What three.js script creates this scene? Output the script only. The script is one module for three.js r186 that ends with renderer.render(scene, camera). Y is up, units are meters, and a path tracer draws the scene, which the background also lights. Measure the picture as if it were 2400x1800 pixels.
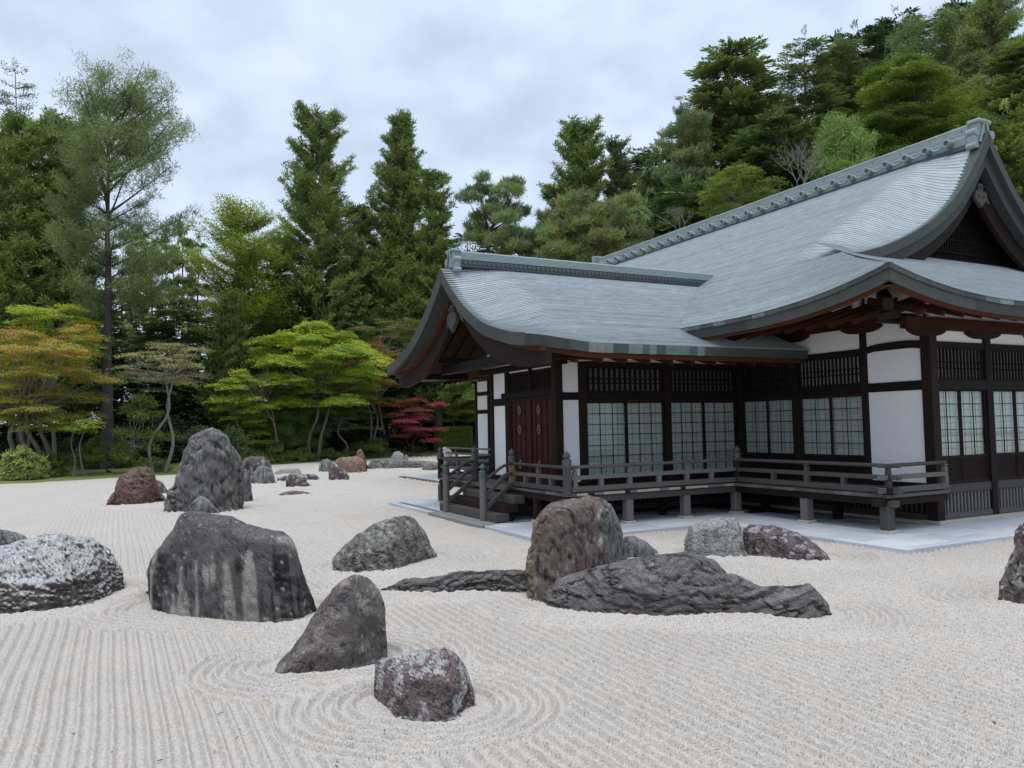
import * as THREE from 'three';
import { mergeGeometries, mergeVertices } from 'three/addons/utils/BufferGeometryUtils.js';
import { createNoise3D } from 'simplex-noise';

// ---------------------------------------------------------------- camera, sky, sun, exposure
const scene = new THREE.Scene();
const R = Math.PI / 180;
const camera = new THREE.PerspectiveCamera(2 * Math.atan(900 / 1830) / R, 4 / 3, 0.1, 900);
camera.rotation.order = 'YXZ';
camera.position.set(0, 2.2, 0);
camera.rotation.set(3.1 * R, -27.1 * R, -1.13 * R);
scene.add(camera);
const renderer = new THREE.WebGLRenderer({ antialias: true });
renderer.toneMapping = THREE.LinearToneMapping;
renderer.toneMappingExposure = 1.48;
renderer.shadowMap.enabled = true;
renderer.shadowMap.type = THREE.PCFSoftShadowMap;

function rng(seed) {
  let a = seed >>> 0;
  return () => { a = (a + 0x6d2b79f5) | 0; let t = Math.imul(a ^ (a >>> 15), 1 | a); t = (t + Math.imul(t ^ (t >>> 7), 61 | t)) ^ t; return ((t ^ (t >>> 14)) >>> 0) / 4294967296; };
}
const rnd = rng(20240511);
const rr = (a, b, r = rnd) => a + (b - a) * r();
const pick = (a, r = rnd) => a[Math.floor(r() * a.length)];
const n3 = createNoise3D(rng(7));
const { smoothstep, lerp, clamp } = THREE.MathUtils;
function fbm(x, y, z, oct = 4, gain = 0.5) { let s = 0, a = 1, t = 0; for (let i = 0; i < oct; i++) { s += a * n3(x, y, z); t += a; a *= gain; x = x * 2.03 + 17.1; y = y * 2.03 - 9.2; z = z * 2.03 + 4.7; } return s / t; }
const V = (x, y, z) => new THREE.Vector3(x, y, z);

function skyTexture() {   // an overcast day: a pale even layer of cloud, a little brighter to the right, with soft bluish patches
  const W = 2048, H = 1024, d = new Float32Array(W * H * 4);
  for (let j = 0; j < H; j++) {
    const up = ((j + 0.5) / H - 0.5) * Math.PI, y = Math.sin(up), cu = Math.cos(up);
    for (let i = 0; i < W; i++) {
      const a = ((i + 0.5) / W - 0.5) * 2 * Math.PI, x = Math.cos(a) * cu, z = Math.sin(a) * cu, k = (j * W + i) * 4;
      const yy = Math.max(y, 0), p = 1 / (yy + 0.32);
      const cx = x * p, cz = z * p;
      let c = 0.6 * fbm(cx * 1.6 + 3, cz * 1.6, 1.3, 5, 0.52) + 0.62 * fbm(cx * 4.4, cz * 4.4, 5.1, 4, 0.5);
      c = smoothstep(c, -0.75, 0.75);
      const glow = 0.5 + 0.5 * (x * 0.83 - z * 0.55);
      const lum = 0.395 + 0.15 * c + 0.05 * glow + 0.10 * Math.pow(1 - yy, 5) + 0.62 * smoothstep(yy, 0.42, 1.0);
      const blue = 0.5 - 0.5 * c;
      d[k] = lum * (0.90 - 0.12 * blue); d[k + 1] = lum * (1.035 - 0.05 * blue); d[k + 2] = lum * (1.26 + 0.04 * blue); d[k + 3] = 1;
    }
  }
  const t = new THREE.DataTexture(d, W, H, THREE.RGBAFormat, THREE.FloatType);
  t.mapping = THREE.EquirectangularReflectionMapping; t.magFilter = THREE.LinearFilter; t.minFilter = THREE.LinearFilter; t.needsUpdate = true;
  return t;
}
const skyMap = skyTexture();
scene.background = skyMap;
scene.environment = skyMap;
const sun = new THREE.DirectionalLight(new THREE.Color(1.0, 0.95, 0.88), 1.3);
sun.position.set(-18, 90, 10).add(V(12, 0, -20));
sun.target.position.set(12, 0, -20);
sun.castShadow = true;
sun.shadow.radius = 60;
sun.shadow.mapSize.set(4096, 4096);
Object.assign(sun.shadow.camera, { left: -70, right: 70, top: 70, bottom: -70, near: 1, far: 220 });
sun.name = 'sun';
scene.add(sun, sun.target);

// ---------------------------------------------------------------- helpers
const used = new Map();
function numbered(n) { const k = used.get(n) ?? 0; used.set(n, k + 1); return k ? n + '_' + String(k).padStart(3, '0') : n; }
function lit(o) { o.castShadow = o.receiveShadow = true; return o; }
function tag(o, label, category, group, kind) {
  if (label) o.userData.label = label;
  if (category) o.userData.category = category;
  if (group) o.userData.group = group;
  if (kind) o.userData.kind = kind;
  return o;
}
function thing(name, label, category, x = 0, y = 0, z = 0, group) {
  const o = new THREE.Group(); o.name = numbered(name); o.position.set(x, y, z); scene.add(o);
  return tag(o, label, category, group);
}
function structure(name, geo, mat) { const m = lit(new THREE.Mesh(geo, mat)); m.name = numbered(name); m.userData.kind = 'structure'; scene.add(m); return m; }
// a part whose geometry is given in world coordinates, hung under a parent that stands somewhere
function worldPos(o) { const v = V(0, 0, 0); while (o && o !== scene) { v.add(o.position); o = o.parent; } return v; }
function part(name, geo, mat, parent, kind) {
  const m = lit(new THREE.Mesh(geo, mat)); m.name = name;
  m.position.copy(worldPos(parent)).negate(); parent.add(m);
  if (kind) m.userData.kind = kind;
  return m;
}
// a shared geometry placed at a point
function partAt(name, geo, mat, parent, x, y, z, ry = 0) {
  const m = lit(new THREE.Mesh(geo, mat)); m.name = name;
  m.position.copy(worldPos(parent)).negate().add(V(x, y, z)); m.rotation.y = ry; parent.add(m);
  return m;
}
function group(name, parent, x = 0, y = 0, z = 0) { const g = new THREE.Group(); g.name = name; g.position.copy(worldPos(parent)).negate().add(V(x, y, z)); parent.add(g); return g; }

function geoFrom(pos, idx, uv, col) {
  const g = new THREE.BufferGeometry();
  g.setAttribute('position', new THREE.BufferAttribute(pos instanceof Float32Array ? pos : new Float32Array(pos), 3));
  if (uv) g.setAttribute('uv', new THREE.BufferAttribute(uv instanceof Float32Array ? uv : new Float32Array(uv), 2));
  if (col) g.setAttribute('color', new THREE.BufferAttribute(col instanceof Float32Array ? col : new Float32Array(col), 3));
  if (idx) g.setIndex(new THREE.BufferAttribute(idx instanceof Uint32Array ? idx : new Uint32Array(idx), 1));
  g.computeVertexNormals();
  return g;
}
// a box with chamfered edges, uv in metres with the grain (u) along its longest side
function chamfer(w, h, d, c = 0.008) {
  c = Math.min(c, w * 0.3, h * 0.3, d * 0.3);
  const P = [w / 2, h / 2, d / 2], pos = [], uv = [];
  const vtx = (s, k) => [0, 1, 2].map((i) => s[i] * (P[i] - (i === k ? 0 : c)));
  const tri = (a, b, e) => {
    const n = [0, 1, 2].map((i) => a[i] + b[i] + e[i]);
    const u = b.map((q, i) => q - a[i]), v = e.map((q, i) => q - a[i]);
    const cr = [u[1] * v[2] - u[2] * v[1], u[2] * v[0] - u[0] * v[2], u[0] * v[1] - u[1] * v[0]];
    if (cr[0] * n[0] + cr[1] * n[1] + cr[2] * n[2] < 0) [b, e] = [e, b];
    pos.push(...a, ...b, ...e);
  };
  const quad = (a, b, e, f) => { tri(a, b, e); tri(a, e, f); };
  const S = [-1, 1];
  for (let k = 0; k < 3; k++) {
    const [i, j] = [(k + 1) % 3, (k + 2) % 3];
    for (const s of S) { const m = (p, q) => { const v = [0, 0, 0]; v[k] = s; v[i] = p; v[j] = q; return vtx(v, k); }; quad(m(-1, -1), m(1, -1), m(1, 1), m(-1, 1)); }
    for (const s of S) for (const t of S) { const m = (q, f) => { const v = [0, 0, 0]; v[i] = s; v[j] = t; v[k] = q; return vtx(v, f); }; quad(m(-1, i), m(1, i), m(1, j), m(-1, j)); }
  }
  for (const a of S) for (const b of S) for (const e of S) tri(vtx([a, b, e], 0), vtx([a, b, e], 1), vtx([a, b, e], 2));
  const g = geoFrom(pos, null, null);
  return grainUV(g, w >= h && w >= d ? 0 : h >= d ? 1 : 2);
}
function grainUV(g, axis) {
  const p = g.attributes.position, n = g.attributes.normal, uv = new Float32Array(p.count * 2), ou = rnd() * 7, ov = rnd() * 5;
  for (let i = 0; i < p.count; i++) {
    const q = [p.getX(i), p.getY(i), p.getZ(i)], m = [Math.abs(n.getX(i)), Math.abs(n.getY(i)), Math.abs(n.getZ(i))];
    const k = m[0] > m[1] && m[0] > m[2] ? 0 : m[1] > m[2] ? 1 : 2, o = [0, 1, 2].filter((x) => x !== k);
    const a = o.includes(axis) ? axis : o[0], b = o.find((x) => x !== a);
    uv[2 * i] = q[a] + ou; uv[2 * i + 1] = q[b] + ov;
  }
  g.setAttribute('uv', new THREE.BufferAttribute(uv, 2));
  return g;
}
const box = (x0, x1, y0, y1, z0, z1, c) => chamfer(x1 - x0, y1 - y0, z1 - z0, c).translate((x0 + x1) / 2, (y0 + y1) / 2, (z0 + z1) / 2);
// a bar of given section from a to b (section: width across, height up)
function bar(a, b, w, h, c = 0.006) {
  const d = b.clone().sub(a), L = d.length(), g = chamfer(w, h, L, c);
  const m = new THREE.Matrix4().lookAt(b, a, Math.abs(d.y) > 0.95 * L ? V(1, 0, 0) : V(0, 1, 0));
  g.applyMatrix4(m); return g.translate((a.x + b.x) / 2, (a.y + b.y) / 2, (a.z + b.z) / 2);
}
const merge = (gs) => mergeGeometries(gs.map((g) => { const q = g.index ? g.toNonIndexed() : g; for (const k of Object.keys(q.attributes)) if (!['position', 'normal', 'uv'].includes(k)) q.deleteAttribute(k); return q; }));

// ---------------------------------------------------------------- textures
function dataTex(W, H, fn, srgb = false, rep) {
  const d = new Uint8Array(W * H * 4);
  for (let j = 0; j < H; j++) for (let i = 0; i < W; i++) { const c = fn(i, j), k = (j * W + i) * 4; d[k] = clamp(c[0], 0, 1) * 255; d[k + 1] = clamp(c[1], 0, 1) * 255; d[k + 2] = clamp(c[2], 0, 1) * 255; d[k + 3] = 255; }
  const t = new THREE.DataTexture(d, W, H); t.wrapS = t.wrapT = THREE.RepeatWrapping; t.magFilter = THREE.LinearFilter; t.minFilter = THREE.LinearMipmapLinearFilter; t.generateMipmaps = true;
  if (srgb) t.colorSpace = THREE.SRGBColorSpace;
  if (rep) t.repeat.set(...rep);
  t.needsUpdate = true; return t;
}
// noise that tiles over the unit square
function tile3(u, v, f, s) { const a = u * 2 * Math.PI, b = v * 2 * Math.PI; return fbm(Math.cos(a) * f + s, Math.sin(a) * f + Math.cos(b) * f * 1.7, Math.sin(b) * f * 1.7 - s, 3); }
const grainVal = new Float32Array(512 * 512);
for (let j = 0; j < 512; j++) for (let i = 0; i < 512; i++) {
  const u = i / 512, v = j / 512, a = u * 2 * Math.PI, b = v * 2 * Math.PI;
  const w = 0.35 * n3(Math.cos(a) * 0.7, Math.sin(a) * 0.7, v * 6.28);
  const streak = n3(Math.cos(b) * 9 + w, Math.sin(b) * 9, Math.cos(a) * 0.8) * 0.5 + n3(Math.cos(b) * 26 + w, Math.sin(b) * 26, Math.cos(a) * 1.6 + Math.sin(a)) * 0.35 + n3(Math.cos(b) * 60, Math.sin(b) * 60, Math.sin(a) * 2.5) * 0.25;
  grainVal[j * 512 + i] = 0.5 + 0.5 * streak;
}
const grainTex = dataTex(512, 512, (i, j) => { const g = 0.62 + 0.38 * clamp(grainVal[j * 512 + i], 0, 1); return [g, g * 0.985, g * 0.97]; }, false, [0.45, 2.2]);
const grainRed = dataTex(512, 512, (i, j) => { const g = clamp(grainVal[j * 512 + i], 0, 1); return [0.45 + 0.55 * g, 0.4 + 0.55 * g, 0.36 + 0.55 * g]; }, false, [0.45, 2.2]);
const grainBump = dataTex(512, 512, (i, j) => { const g = grainVal[j * 512 + i]; return [g, g, g]; }, false, [0.45, 2.2]);
const plasterTex = dataTex(256, 256, (i, j) => { const u = i / 256, v = j / 256, g = 0.95 + 0.05 * tile3(u, v, 2.5, 3) + 0.02 * (((i * 7919 + j * 104729) % 97) / 97 - 0.5); return [g, g * 0.997, g * 0.985]; }, false, [0.5, 0.5]);
const stoneTex = dataTex(512, 512, (i, j) => { const h = Math.imul(i * 374761393 + j * 668265263, 1274126177) >>> 8 & 255, u = i / 512, v = j / 512, g = 0.86 + 0.1 * tile3(u, v, 3, 9) + 0.16 * (h / 255 - 0.5); return [g, g, g]; }, false, [1, 1]);
function wood(hex3, tex, rough, bump, spec = 0.14) { return new THREE.MeshPhysicalMaterial({ color: new THREE.Color().setRGB(...hex3), map: tex, roughness: rough, specularIntensity: spec, bumpMap: grainBump, bumpScale: bump }); }
const M = {
  dark: wood([0.021, 0.0165, 0.015], grainTex, 0.62, 0.0015),
  dark2: wood([0.032, 0.021, 0.0175], grainTex, 0.6, 0.0015),
  brown: wood([0.07, 0.029, 0.015], grainRed, 0.6, 0.002),
  red: wood([0.12, 0.045, 0.02], grainRed, 0.6, 0.002),
  door: wood([0.062, 0.022, 0.018], grainRed, 0.42, 0.0015),
  grey: wood([0.135, 0.128, 0.121], grainTex, 0.8, 0.003),
  grey2: wood([0.10, 0.093, 0.088], grainTex, 0.8, 0.003),
  grey3: wood([0.18, 0.172, 0.163], grainTex, 0.8, 0.003),
  pale: wood([0.30, 0.20, 0.11], grainTex, 0.75, 0.002),
  plaster: new THREE.MeshStandardMaterial({ color: new THREE.Color().setRGB(0.91, 0.90, 0.89), map: plasterTex, roughness: 0.92 }),
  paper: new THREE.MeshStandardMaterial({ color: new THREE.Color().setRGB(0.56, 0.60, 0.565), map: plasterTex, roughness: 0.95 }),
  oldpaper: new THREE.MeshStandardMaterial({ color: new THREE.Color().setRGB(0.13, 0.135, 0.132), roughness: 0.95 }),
  glass: new THREE.MeshPhysicalMaterial({ color: new THREE.Color().setRGB(0.93, 0.955, 0.945), transmission: 1, thickness: 0, roughness: 0.0, ior: 1.32 }),
  black: new THREE.MeshStandardMaterial({ color: new THREE.Color().setRGB(0.012, 0.011, 0.011), roughness: 0.9 }),
  granite: new THREE.MeshStandardMaterial({ color: new THREE.Color().setRGB(0.53, 0.56, 0.59), map: stoneTex, roughness: 0.78 }),
  granite2: new THREE.MeshStandardMaterial({ color: new THREE.Color().setRGB(0.46, 0.49, 0.52), map: stoneTex, roughness: 0.78 }),
  granite3: new THREE.MeshStandardMaterial({ color: new THREE.Color().setRGB(0.58, 0.605, 0.63), map: stoneTex, roughness: 0.74 }),
  tan: new THREE.MeshStandardMaterial({ color: new THREE.Color().setRGB(0.50, 0.45, 0.36), map: stoneTex, roughness: 0.85 }),
  bed: new THREE.MeshStandardMaterial({ color: new THREE.Color().setRGB(0.10, 0.10, 0.098), roughness: 0.95 }),
  lichen: new THREE.MeshStandardMaterial({ color: new THREE.Color().setRGB(0.40, 0.40, 0.29), map: grainTex, roughness: 0.95 }),
  kerb: new THREE.MeshStandardMaterial({ color: new THREE.Color().setRGB(0.24, 0.235, 0.22), map: stoneTex, roughness: 0.85 }),
  bronze: new THREE.MeshStandardMaterial({ color: new THREE.Color().setRGB(0.085, 0.095, 0.088), roughness: 0.6, metalness: 0.35 }),
  brass: new THREE.MeshStandardMaterial({ color: new THREE.Color().setRGB(0.2, 0.165, 0.13), roughness: 0.5, metalness: 0.4 }),
};
// ---------------------------------------------------------------- setting: ground, gravel, moss, paving
const hill = (x, z) => 17 * smoothstep(x + 0.12 * (-z - 45), 25, 66) * smoothstep(-z, -40, 5) + 0.35 * n3(x * 0.06, 0, z * 0.06) * smoothstep(x, 24, 34);
// far edge of the raked gravel: z as a function of x
const EDGE = [[-60, -41.5], [-12, -42], [-5, -43], [-3, -43.2], [-0.6, -44.2], [3, -45.3], [7, -51], [11.3, -54], [16, -56], [21.3, -60], [25.6, -61], [60, -63]];
function edgeZ(x) { for (let i = 1; i < EDGE.length; i++) if (x < EDGE[i][0]) { const [a, b] = [EDGE[i - 1], EDGE[i]], t = clamp((x - a[0]) / (b[0] - a[0]), 0, 1); return lerp(a[1], b[1], t); } return -63; }
function mound(x, z) { return 1.1 * Math.exp(-((x - 15) ** 2 / 40 + (z + 62) ** 2 / 10)) + 0.7 * Math.exp(-((x - 5) ** 2 / 60 + (z + 58) ** 2 / 14)); }
function landY(x, z) { const b = edgeZ(x) - z; return b < 0 ? -0.12 : lerp(-0.12, 0.06, smoothstep(b, 0, 0.35)) + mound(x, z) * smoothstep(b, 0, 3) + hill(x, z) + 0.05 * n3(x * 0.5, 1, z * 0.5) * smoothstep(b, 0.3, 2); }
{
  // one sheet to the horizon: moss and forest floor, finer where it is near
  const xs = [], zs = [];
  for (let x = -420; x <= 420;) { xs.push(x); x += Math.abs(x - 8) < 40 ? 0.8 : Math.abs(x - 8) < 90 ? 3 : 30; }
  for (let z = 60; z >= -500;) { zs.push(z); z -= z < -40 && z > -72 ? 0.5 : z > -120 ? 3 : 40; }
  const pos = [], idx = [], col = [], nx = xs.length;
  for (const z of zs) for (const x of xs) {
    pos.push(x, landY(x, z), z);
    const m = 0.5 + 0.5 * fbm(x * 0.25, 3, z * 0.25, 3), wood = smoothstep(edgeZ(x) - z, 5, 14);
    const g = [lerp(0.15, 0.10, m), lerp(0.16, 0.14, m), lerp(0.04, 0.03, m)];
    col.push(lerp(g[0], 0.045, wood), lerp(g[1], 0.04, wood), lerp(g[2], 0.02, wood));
  }
  for (let j = 0; j < zs.length - 1; j++) for (let i = 0; i < nx - 1; i++) { const a = j * nx + i; idx.push(a, a + 1, a + nx, a + 1, a + nx + 1, a + nx); }
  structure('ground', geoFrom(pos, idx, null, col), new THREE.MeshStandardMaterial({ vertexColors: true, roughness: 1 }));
}
// rocks in metres: [name, [x, z], turn, half depth, skyline, front contact line]
const ROCKS = [
  ['lean', [1.89, -7.59], -0.244, 0.3, [[-0.507,0.02],[-0.372,0.141],[-0.233,0.336],[-0.091,0.567],[0.009,0.686],[0.096,0.75],[0.213,0.8],[0.332,0.762],[0.422,0.678],[0.469,0.599],[0.499,0.485],[0.505,0.259],[0.509,0.02]], [[-0.507,0.304],[-0.387,0.431],[-0.132,0.449],[0.141,0.392],[0.341,0.284],[0.431,0.211],[0.507,0.106]]],
  ['square', [2.23, -6.01], -0.355, 0.29, [[-0.402,0.031],[-0.398,0.216],[-0.362,0.257],[-0.102,0.381],[0.165,0.444],[0.264,0.359],[0.327,0.267],[0.374,0.128],[0.4,0.02]], [[-0.401,-0.203],[-0.354,-0.068],[-0.221,0.264],[-0.045,0.351],[0.103,0.433],[0.184,0.422],[0.282,0.313],[0.401,0.134]]],
  ['streak', [1.3, -10.47], -0.123, 0.48, [[-1.006,0.102],[-1.002,0.395],[-0.894,0.636],[-0.814,0.743],[-0.676,0.932],[-0.619,1.072],[-0.562,1.153],[-0.467,1.196],[-0.226,1.182],[0.045,1.151],[0.205,1.056],[0.398,1.009],[0.642,0.962],[0.729,0.877],[0.781,0.748],[0.848,0.492],[0.937,0.227],[1.001,0.02]], [[-1.003,-1.041],[-0.889,-0.313],[-0.661,0.057],[-0.478,0.268],[0.043,0.711],[0.508,1.057],[0.797,1.095],[1.003,0.695]]],
  ['slate', [-0.76, -12.27], 0.062, 0.65, [[-0.912,0.515],[-0.726,0.676],[-0.53,0.746],[-0.229,0.817],[-0.021,0.871],[0.247,0.813],[0.511,0.738],[0.736,0.525],[0.811,0.414],[0.907,0.258],[0.911,0.151],[0.915,0.02]], [[-0.904,0.679],[-0.491,0.86],[0.156,0.827],[0.454,0.622],[0.705,0.275],[0.904,-0.197]]],
  ['slateback', [-2.01, -17.82], 0.112, 0.35, [[-0.592,0.111],[-0.37,0.41],[-0.085,0.519],[0.105,0.49],[0.305,0.382],[0.488,0.276],[0.587,0.14]], [[-0.591,0.354],[0.11,0.946],[0.591,-0.029]]],
  ['tall', [2.32, -23.97], -0.096, 0.65, [[-0.957,0.02],[-0.925,0.329],[-0.84,0.642],[-0.69,0.83],[-0.569,1.354],[-0.416,1.779],[-0.293,2.074],[-0.047,2.267],[0.228,2.353],[0.413,2.224],[0.628,1.989],[0.847,1.719],[0.893,1.586],[0.958,1.266],[0.989,0.874],[0.993,0.42],[0.997,0.02]], [[-0.957,0.153],[-0.52,0.423],[0.076,0.859],[0.642,0.974],[0.957,0.651]]],
  ['foot', [2.25, -22.96], -0.098, 0.23, [[-0.377,0.02],[-0.34,0.278],[-0.129,0.481],[0.108,0.363],[0.255,0.169],[0.375,0.02]], [[-0.377,-0.479],[0.02,0.226],[0.377,0.25]]],
  ['brown', [0.71, -27.8], -0.026, 0.56, [[-0.823,0.02],[-0.717,0.312],[-0.607,0.423],[-0.596,0.679],[-0.503,0.864],[-0.204,1.052],[-0.042,1.122],[0.157,1.134],[0.361,1.08],[0.465,0.923],[0.535,0.619],[0.675,0.271],[0.822,0.02]], [[-0.823,0.013],[-0.486,0.616],[-0.162,1.115],[0.325,0.559],[0.823,0.052]]],
  ['vein', [1.54, -31.19], -0.049, 0.21, [[-0.299,0.33],[-0.149,0.53],[0.042,0.474],[0.197,0.209],[0.294,0.02]], [[-0.297,0.208],[0.082,0.319],[0.297,0.069]]],
  ['slab', [3.74, -25.88], -0.143, 0.18, [[-0.22,0.876],[-0.159,1.043],[0.014,1.026],[0.125,0.928],[0.169,0.377],[0.224,0.02]], [[-0.227,0.181],[0.047,0.215],[0.227,0.021]]],
  ['darkback', [6.05, -38.33], -0.157, 0.55, [[-0.777,0.644],[-0.5,0.946],[-0.239,1.037],[0.331,1.003],[0.536,0.839],[0.647,0.462],[0.774,0.045]], [[-0.781,-0.155],[-0.033,0.546],[0.781,0.92]]],
  ['dome', [5.7, -34.22], -0.165, 0.33, [[-0.466,0.191],[-0.415,0.48],[-0.234,0.719],[0.0,0.761],[0.233,0.631],[0.409,0.264],[0.466,0.02]], [[-0.47,-0.429],[-0.002,0.329],[0.47,0.329]]],
  ['stub', [5.26, -34.6], -0.151, 0.09, [[-0.111,0.252],[-0.06,0.353],[0.033,0.329],[0.112,0.202]], [[-0.116,-0.061],[-0.014,0.238],[0.116,0.093]]],
  ['palelong', [7.94, -40.62], -0.193, 0.32, [[-0.635,0.116],[-0.365,0.279],[0.084,0.288],[0.536,0.292],[0.625,0.111]], [[-0.645,0.111],[-0.029,0.735],[0.645,0.323]]],
  ['darklow', [7.31, -35.11], -0.205, 0.4, [[-0.89,0.146],[-0.516,0.236],[0.274,0.276],[0.669,0.264],[0.845,0.136],[0.895,0.02]], [[-0.898,-0.198],[-0.072,0.462],[0.898,0.395]]],
  ['patch', [6.54, -31.28], -0.206, 0.32, [[-0.487,0.292],[-0.364,0.51],[-0.011,0.528],[0.208,0.395],[0.295,0.166],[0.484,0.02]], [[-0.487,-0.182],[-0.056,0.322],[0.487,0.371]]],
  ['mound', [5.59, -27.53], -0.2, 0.28, [[-0.553,0.02],[-0.38,0.095],[-0.075,0.154],[0.309,0.086],[0.553,0.02]], [[-0.559,0.28],[-0.075,0.587],[0.559,0.031]]],
  ['dusk', [10.1, -41.59], -0.238, 0.27, [[-0.377,0.129],[-0.316,0.432],[-0.135,0.652],[0.101,0.671],[0.31,0.503],[0.379,0.106]], [[-0.383,0.256],[-0.08,0.906],[0.383,0.268]]],
  ['point', [8.87, -34.2], -0.254, 0.31, [[-0.436,0.412],[-0.295,0.737],[-0.169,0.764],[0.028,0.563],[0.275,0.35],[0.422,0.199],[0.434,0.02]], [[-0.438,-0.09],[-0.026,0.454],[0.438,0.307]]],
  ['brownback', [11.01, -40.12], -0.268, 0.56, [[-0.787,0.402],[-0.738,0.63],[-0.493,0.775],[0.383,0.809],[0.679,0.607],[0.791,0.1]], [[-0.799,-0.378],[0.027,2.04],[0.799,0.559]]],
  ['spire', [11.51, -40.12], -0.279, 0.29, [[-0.356,0.341],[-0.258,0.754],[-0.06,1.142],[0.077,1.183],[0.217,0.86],[0.355,0.309]], [[-0.364,0.291],[0.077,0.542],[0.364,0.029]]],
  ['longback', [14.59, -42.05], -0.334, 0.56, [[-1.996,0.172],[-1.761,0.414],[-1.57,0.492],[-0.931,0.508],[0.343,0.413],[1.311,0.333],[1.953,0.224]], [[-2.005,0.561],[-0.295,1.216],[2.005,0.538]]],
  ['snow', [16.5, -48.79], -0.326, 0.37, [[-0.447,0.24],[-0.233,0.649],[0.064,0.742],[0.36,0.563],[0.452,0.264]], [[-0.463,0.153],[0.055,0.81],[0.463,0.37]]],
  ['snowsmall', [17.0, -48.58], -0.337, 0.11, [[-0.13,0.329],[-0.031,0.5],[0.08,0.444],[0.137,0.253]], [[-0.142,-0.057],[-0.0,0.376],[0.142,0.113]]],
  ['grayrail', [14.82, -38.43], -0.368, 0.28, [[-0.458,0.103],[-0.365,0.311],[-0.062,0.408],[0.298,0.367],[0.462,0.127]], [[-0.47,-0.052],[-0.008,0.5],[0.47,0.282]]],
  ['pinkrail', [19.79, -48.72], -0.386, 0.41, [[-0.506,0.317],[-0.314,0.814],[0.072,0.928],[0.377,0.701],[0.508,0.301]], [[-0.517,0.203],[-0.019,0.838],[0.517,0.414]]],
  ['mid', [4.04, -12.56], -0.311, 0.56, [[-0.826,0.077],[-0.822,0.178],[-0.693,0.31],[-0.472,0.5],[-0.202,0.665],[0.146,0.748],[0.383,0.715],[0.491,0.63],[0.653,0.392],[0.759,0.143],[0.833,0.02]], [[-0.829,0.454],[-0.768,0.673],[-0.292,0.947],[0.082,0.746],[0.514,0.111],[0.829,-0.334]]],
  ['log', [4.15, -9.94], -0.396, 0.19, [[-0.974,0.035],[-0.79,0.038],[-0.758,0.082],[-0.671,0.132],[-0.184,0.195],[0.234,0.228],[0.73,0.252],[0.976,0.266]], [[-0.974,0.014],[-0.769,-0.0],[-0.598,0.098],[-0.387,0.26],[-0.225,0.259],[0.02,0.165],[0.43,0.225],[0.974,0.367]]],
  ['upright', [5.57, -9.01], -0.554, 0.47, [[-0.681,0.256],[-0.651,0.575],[-0.604,0.632],[-0.566,0.935],[-0.479,1.082],[-0.338,1.177],[-0.218,1.209],[0.005,1.209],[0.152,1.226],[0.302,1.179],[0.464,1.041],[0.581,0.812],[0.645,0.51],[0.685,0.176]], [[-0.685,0.398],[-0.652,0.533],[-0.444,0.835],[-0.084,0.668],[0.319,0.129],[0.685,-0.913]]],
  ['recline', [6.06, -7.54], -0.677, 0.37, [[-1.669,0.103],[-1.471,0.284],[-1.068,0.449],[-0.688,0.549],[-0.319,0.628],[0.076,0.66],[0.237,0.627],[0.397,0.55],[0.571,0.403],[0.91,0.252],[1.206,0.29],[1.355,0.334],[1.459,0.349],[1.539,0.246],[1.642,0.098],[1.664,0.02]], [[-1.667,-0.12],[-1.582,0.14],[-1.041,0.437],[-0.327,0.57],[0.361,0.369],[0.79,0.302],[1.022,0.473],[1.346,0.474],[1.558,0.364],[1.667,0.18]]],
  ['smallgrey', [7.74, -10.66], -0.628, 0.23, [[-0.318,0.234],[-0.208,0.344],[-0.069,0.348],[0.105,0.252],[0.256,0.099],[0.324,0.02]], [[-0.327,0.229],[0.02,0.244],[0.327,-0.172]]],
  ['pale', [9.0, -10.22], -0.722, 0.33, [[-0.509,0.215],[-0.422,0.428],[-0.162,0.552],[0.04,0.601],[0.363,0.599],[0.427,0.354],[0.447,0.078],[0.513,0.02]], [[-0.515,-0.024],[-0.35,0.33],[-0.055,0.411],[0.309,0.333],[0.515,0.275]]],
  ['purple', [9.79, -9.48], -0.801, 0.36, [[-0.663,0.195],[-0.643,0.35],[-0.532,0.466],[-0.137,0.467],[0.215,0.384],[0.395,0.272],[0.572,0.138],[0.669,0.02]], [[-0.67,-0.254],[-0.538,0.118],[-0.058,0.362],[0.305,0.528],[0.67,0.462]]],
  ['edge', [9.96, -5.46], -1.069, 0.38, [[-0.533,0.057],[-0.526,0.116],[-0.509,0.219],[-0.433,0.308],[-0.377,0.5],[-0.33,0.671],[-0.313,0.809],[-0.249,0.935],[-0.058,1.167],[0.232,1.229],[0.456,0.951],[0.537,0.199]], [[-0.536,0.375],[-0.485,0.517],[-0.297,0.468],[0.071,0.344],[0.536,-0.11]]]
];
const polyAt = (pts, x) => { if (x <= pts[0][0]) return pts[0][1]; for (let i = 1; i < pts.length; i++) if (x <= pts[i][0]) return lerp(pts[i - 1][1], pts[i][1], (x - pts[i - 1][0]) / (pts[i][0] - pts[i - 1][0] || 1)); return pts.at(-1)[1]; };
const rockFront = (r, x) => { const far = Math.hypot(...r[1]), w = r[3], f = polyAt(r[5], x); return far > 22 ? clamp(f, w * 0.5, w * 1.5) : f; };
const rockHalf = (r, x) => { const a = r[4][0][0], b = r[4].at(-1)[0], t = clamp((x - a) / (b - a), 0, 1); return r[3] * Math.pow(Math.max(0, 1 - Math.pow(Math.abs(2 * t - 1), 4)), 1 / 2.6); };
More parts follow.
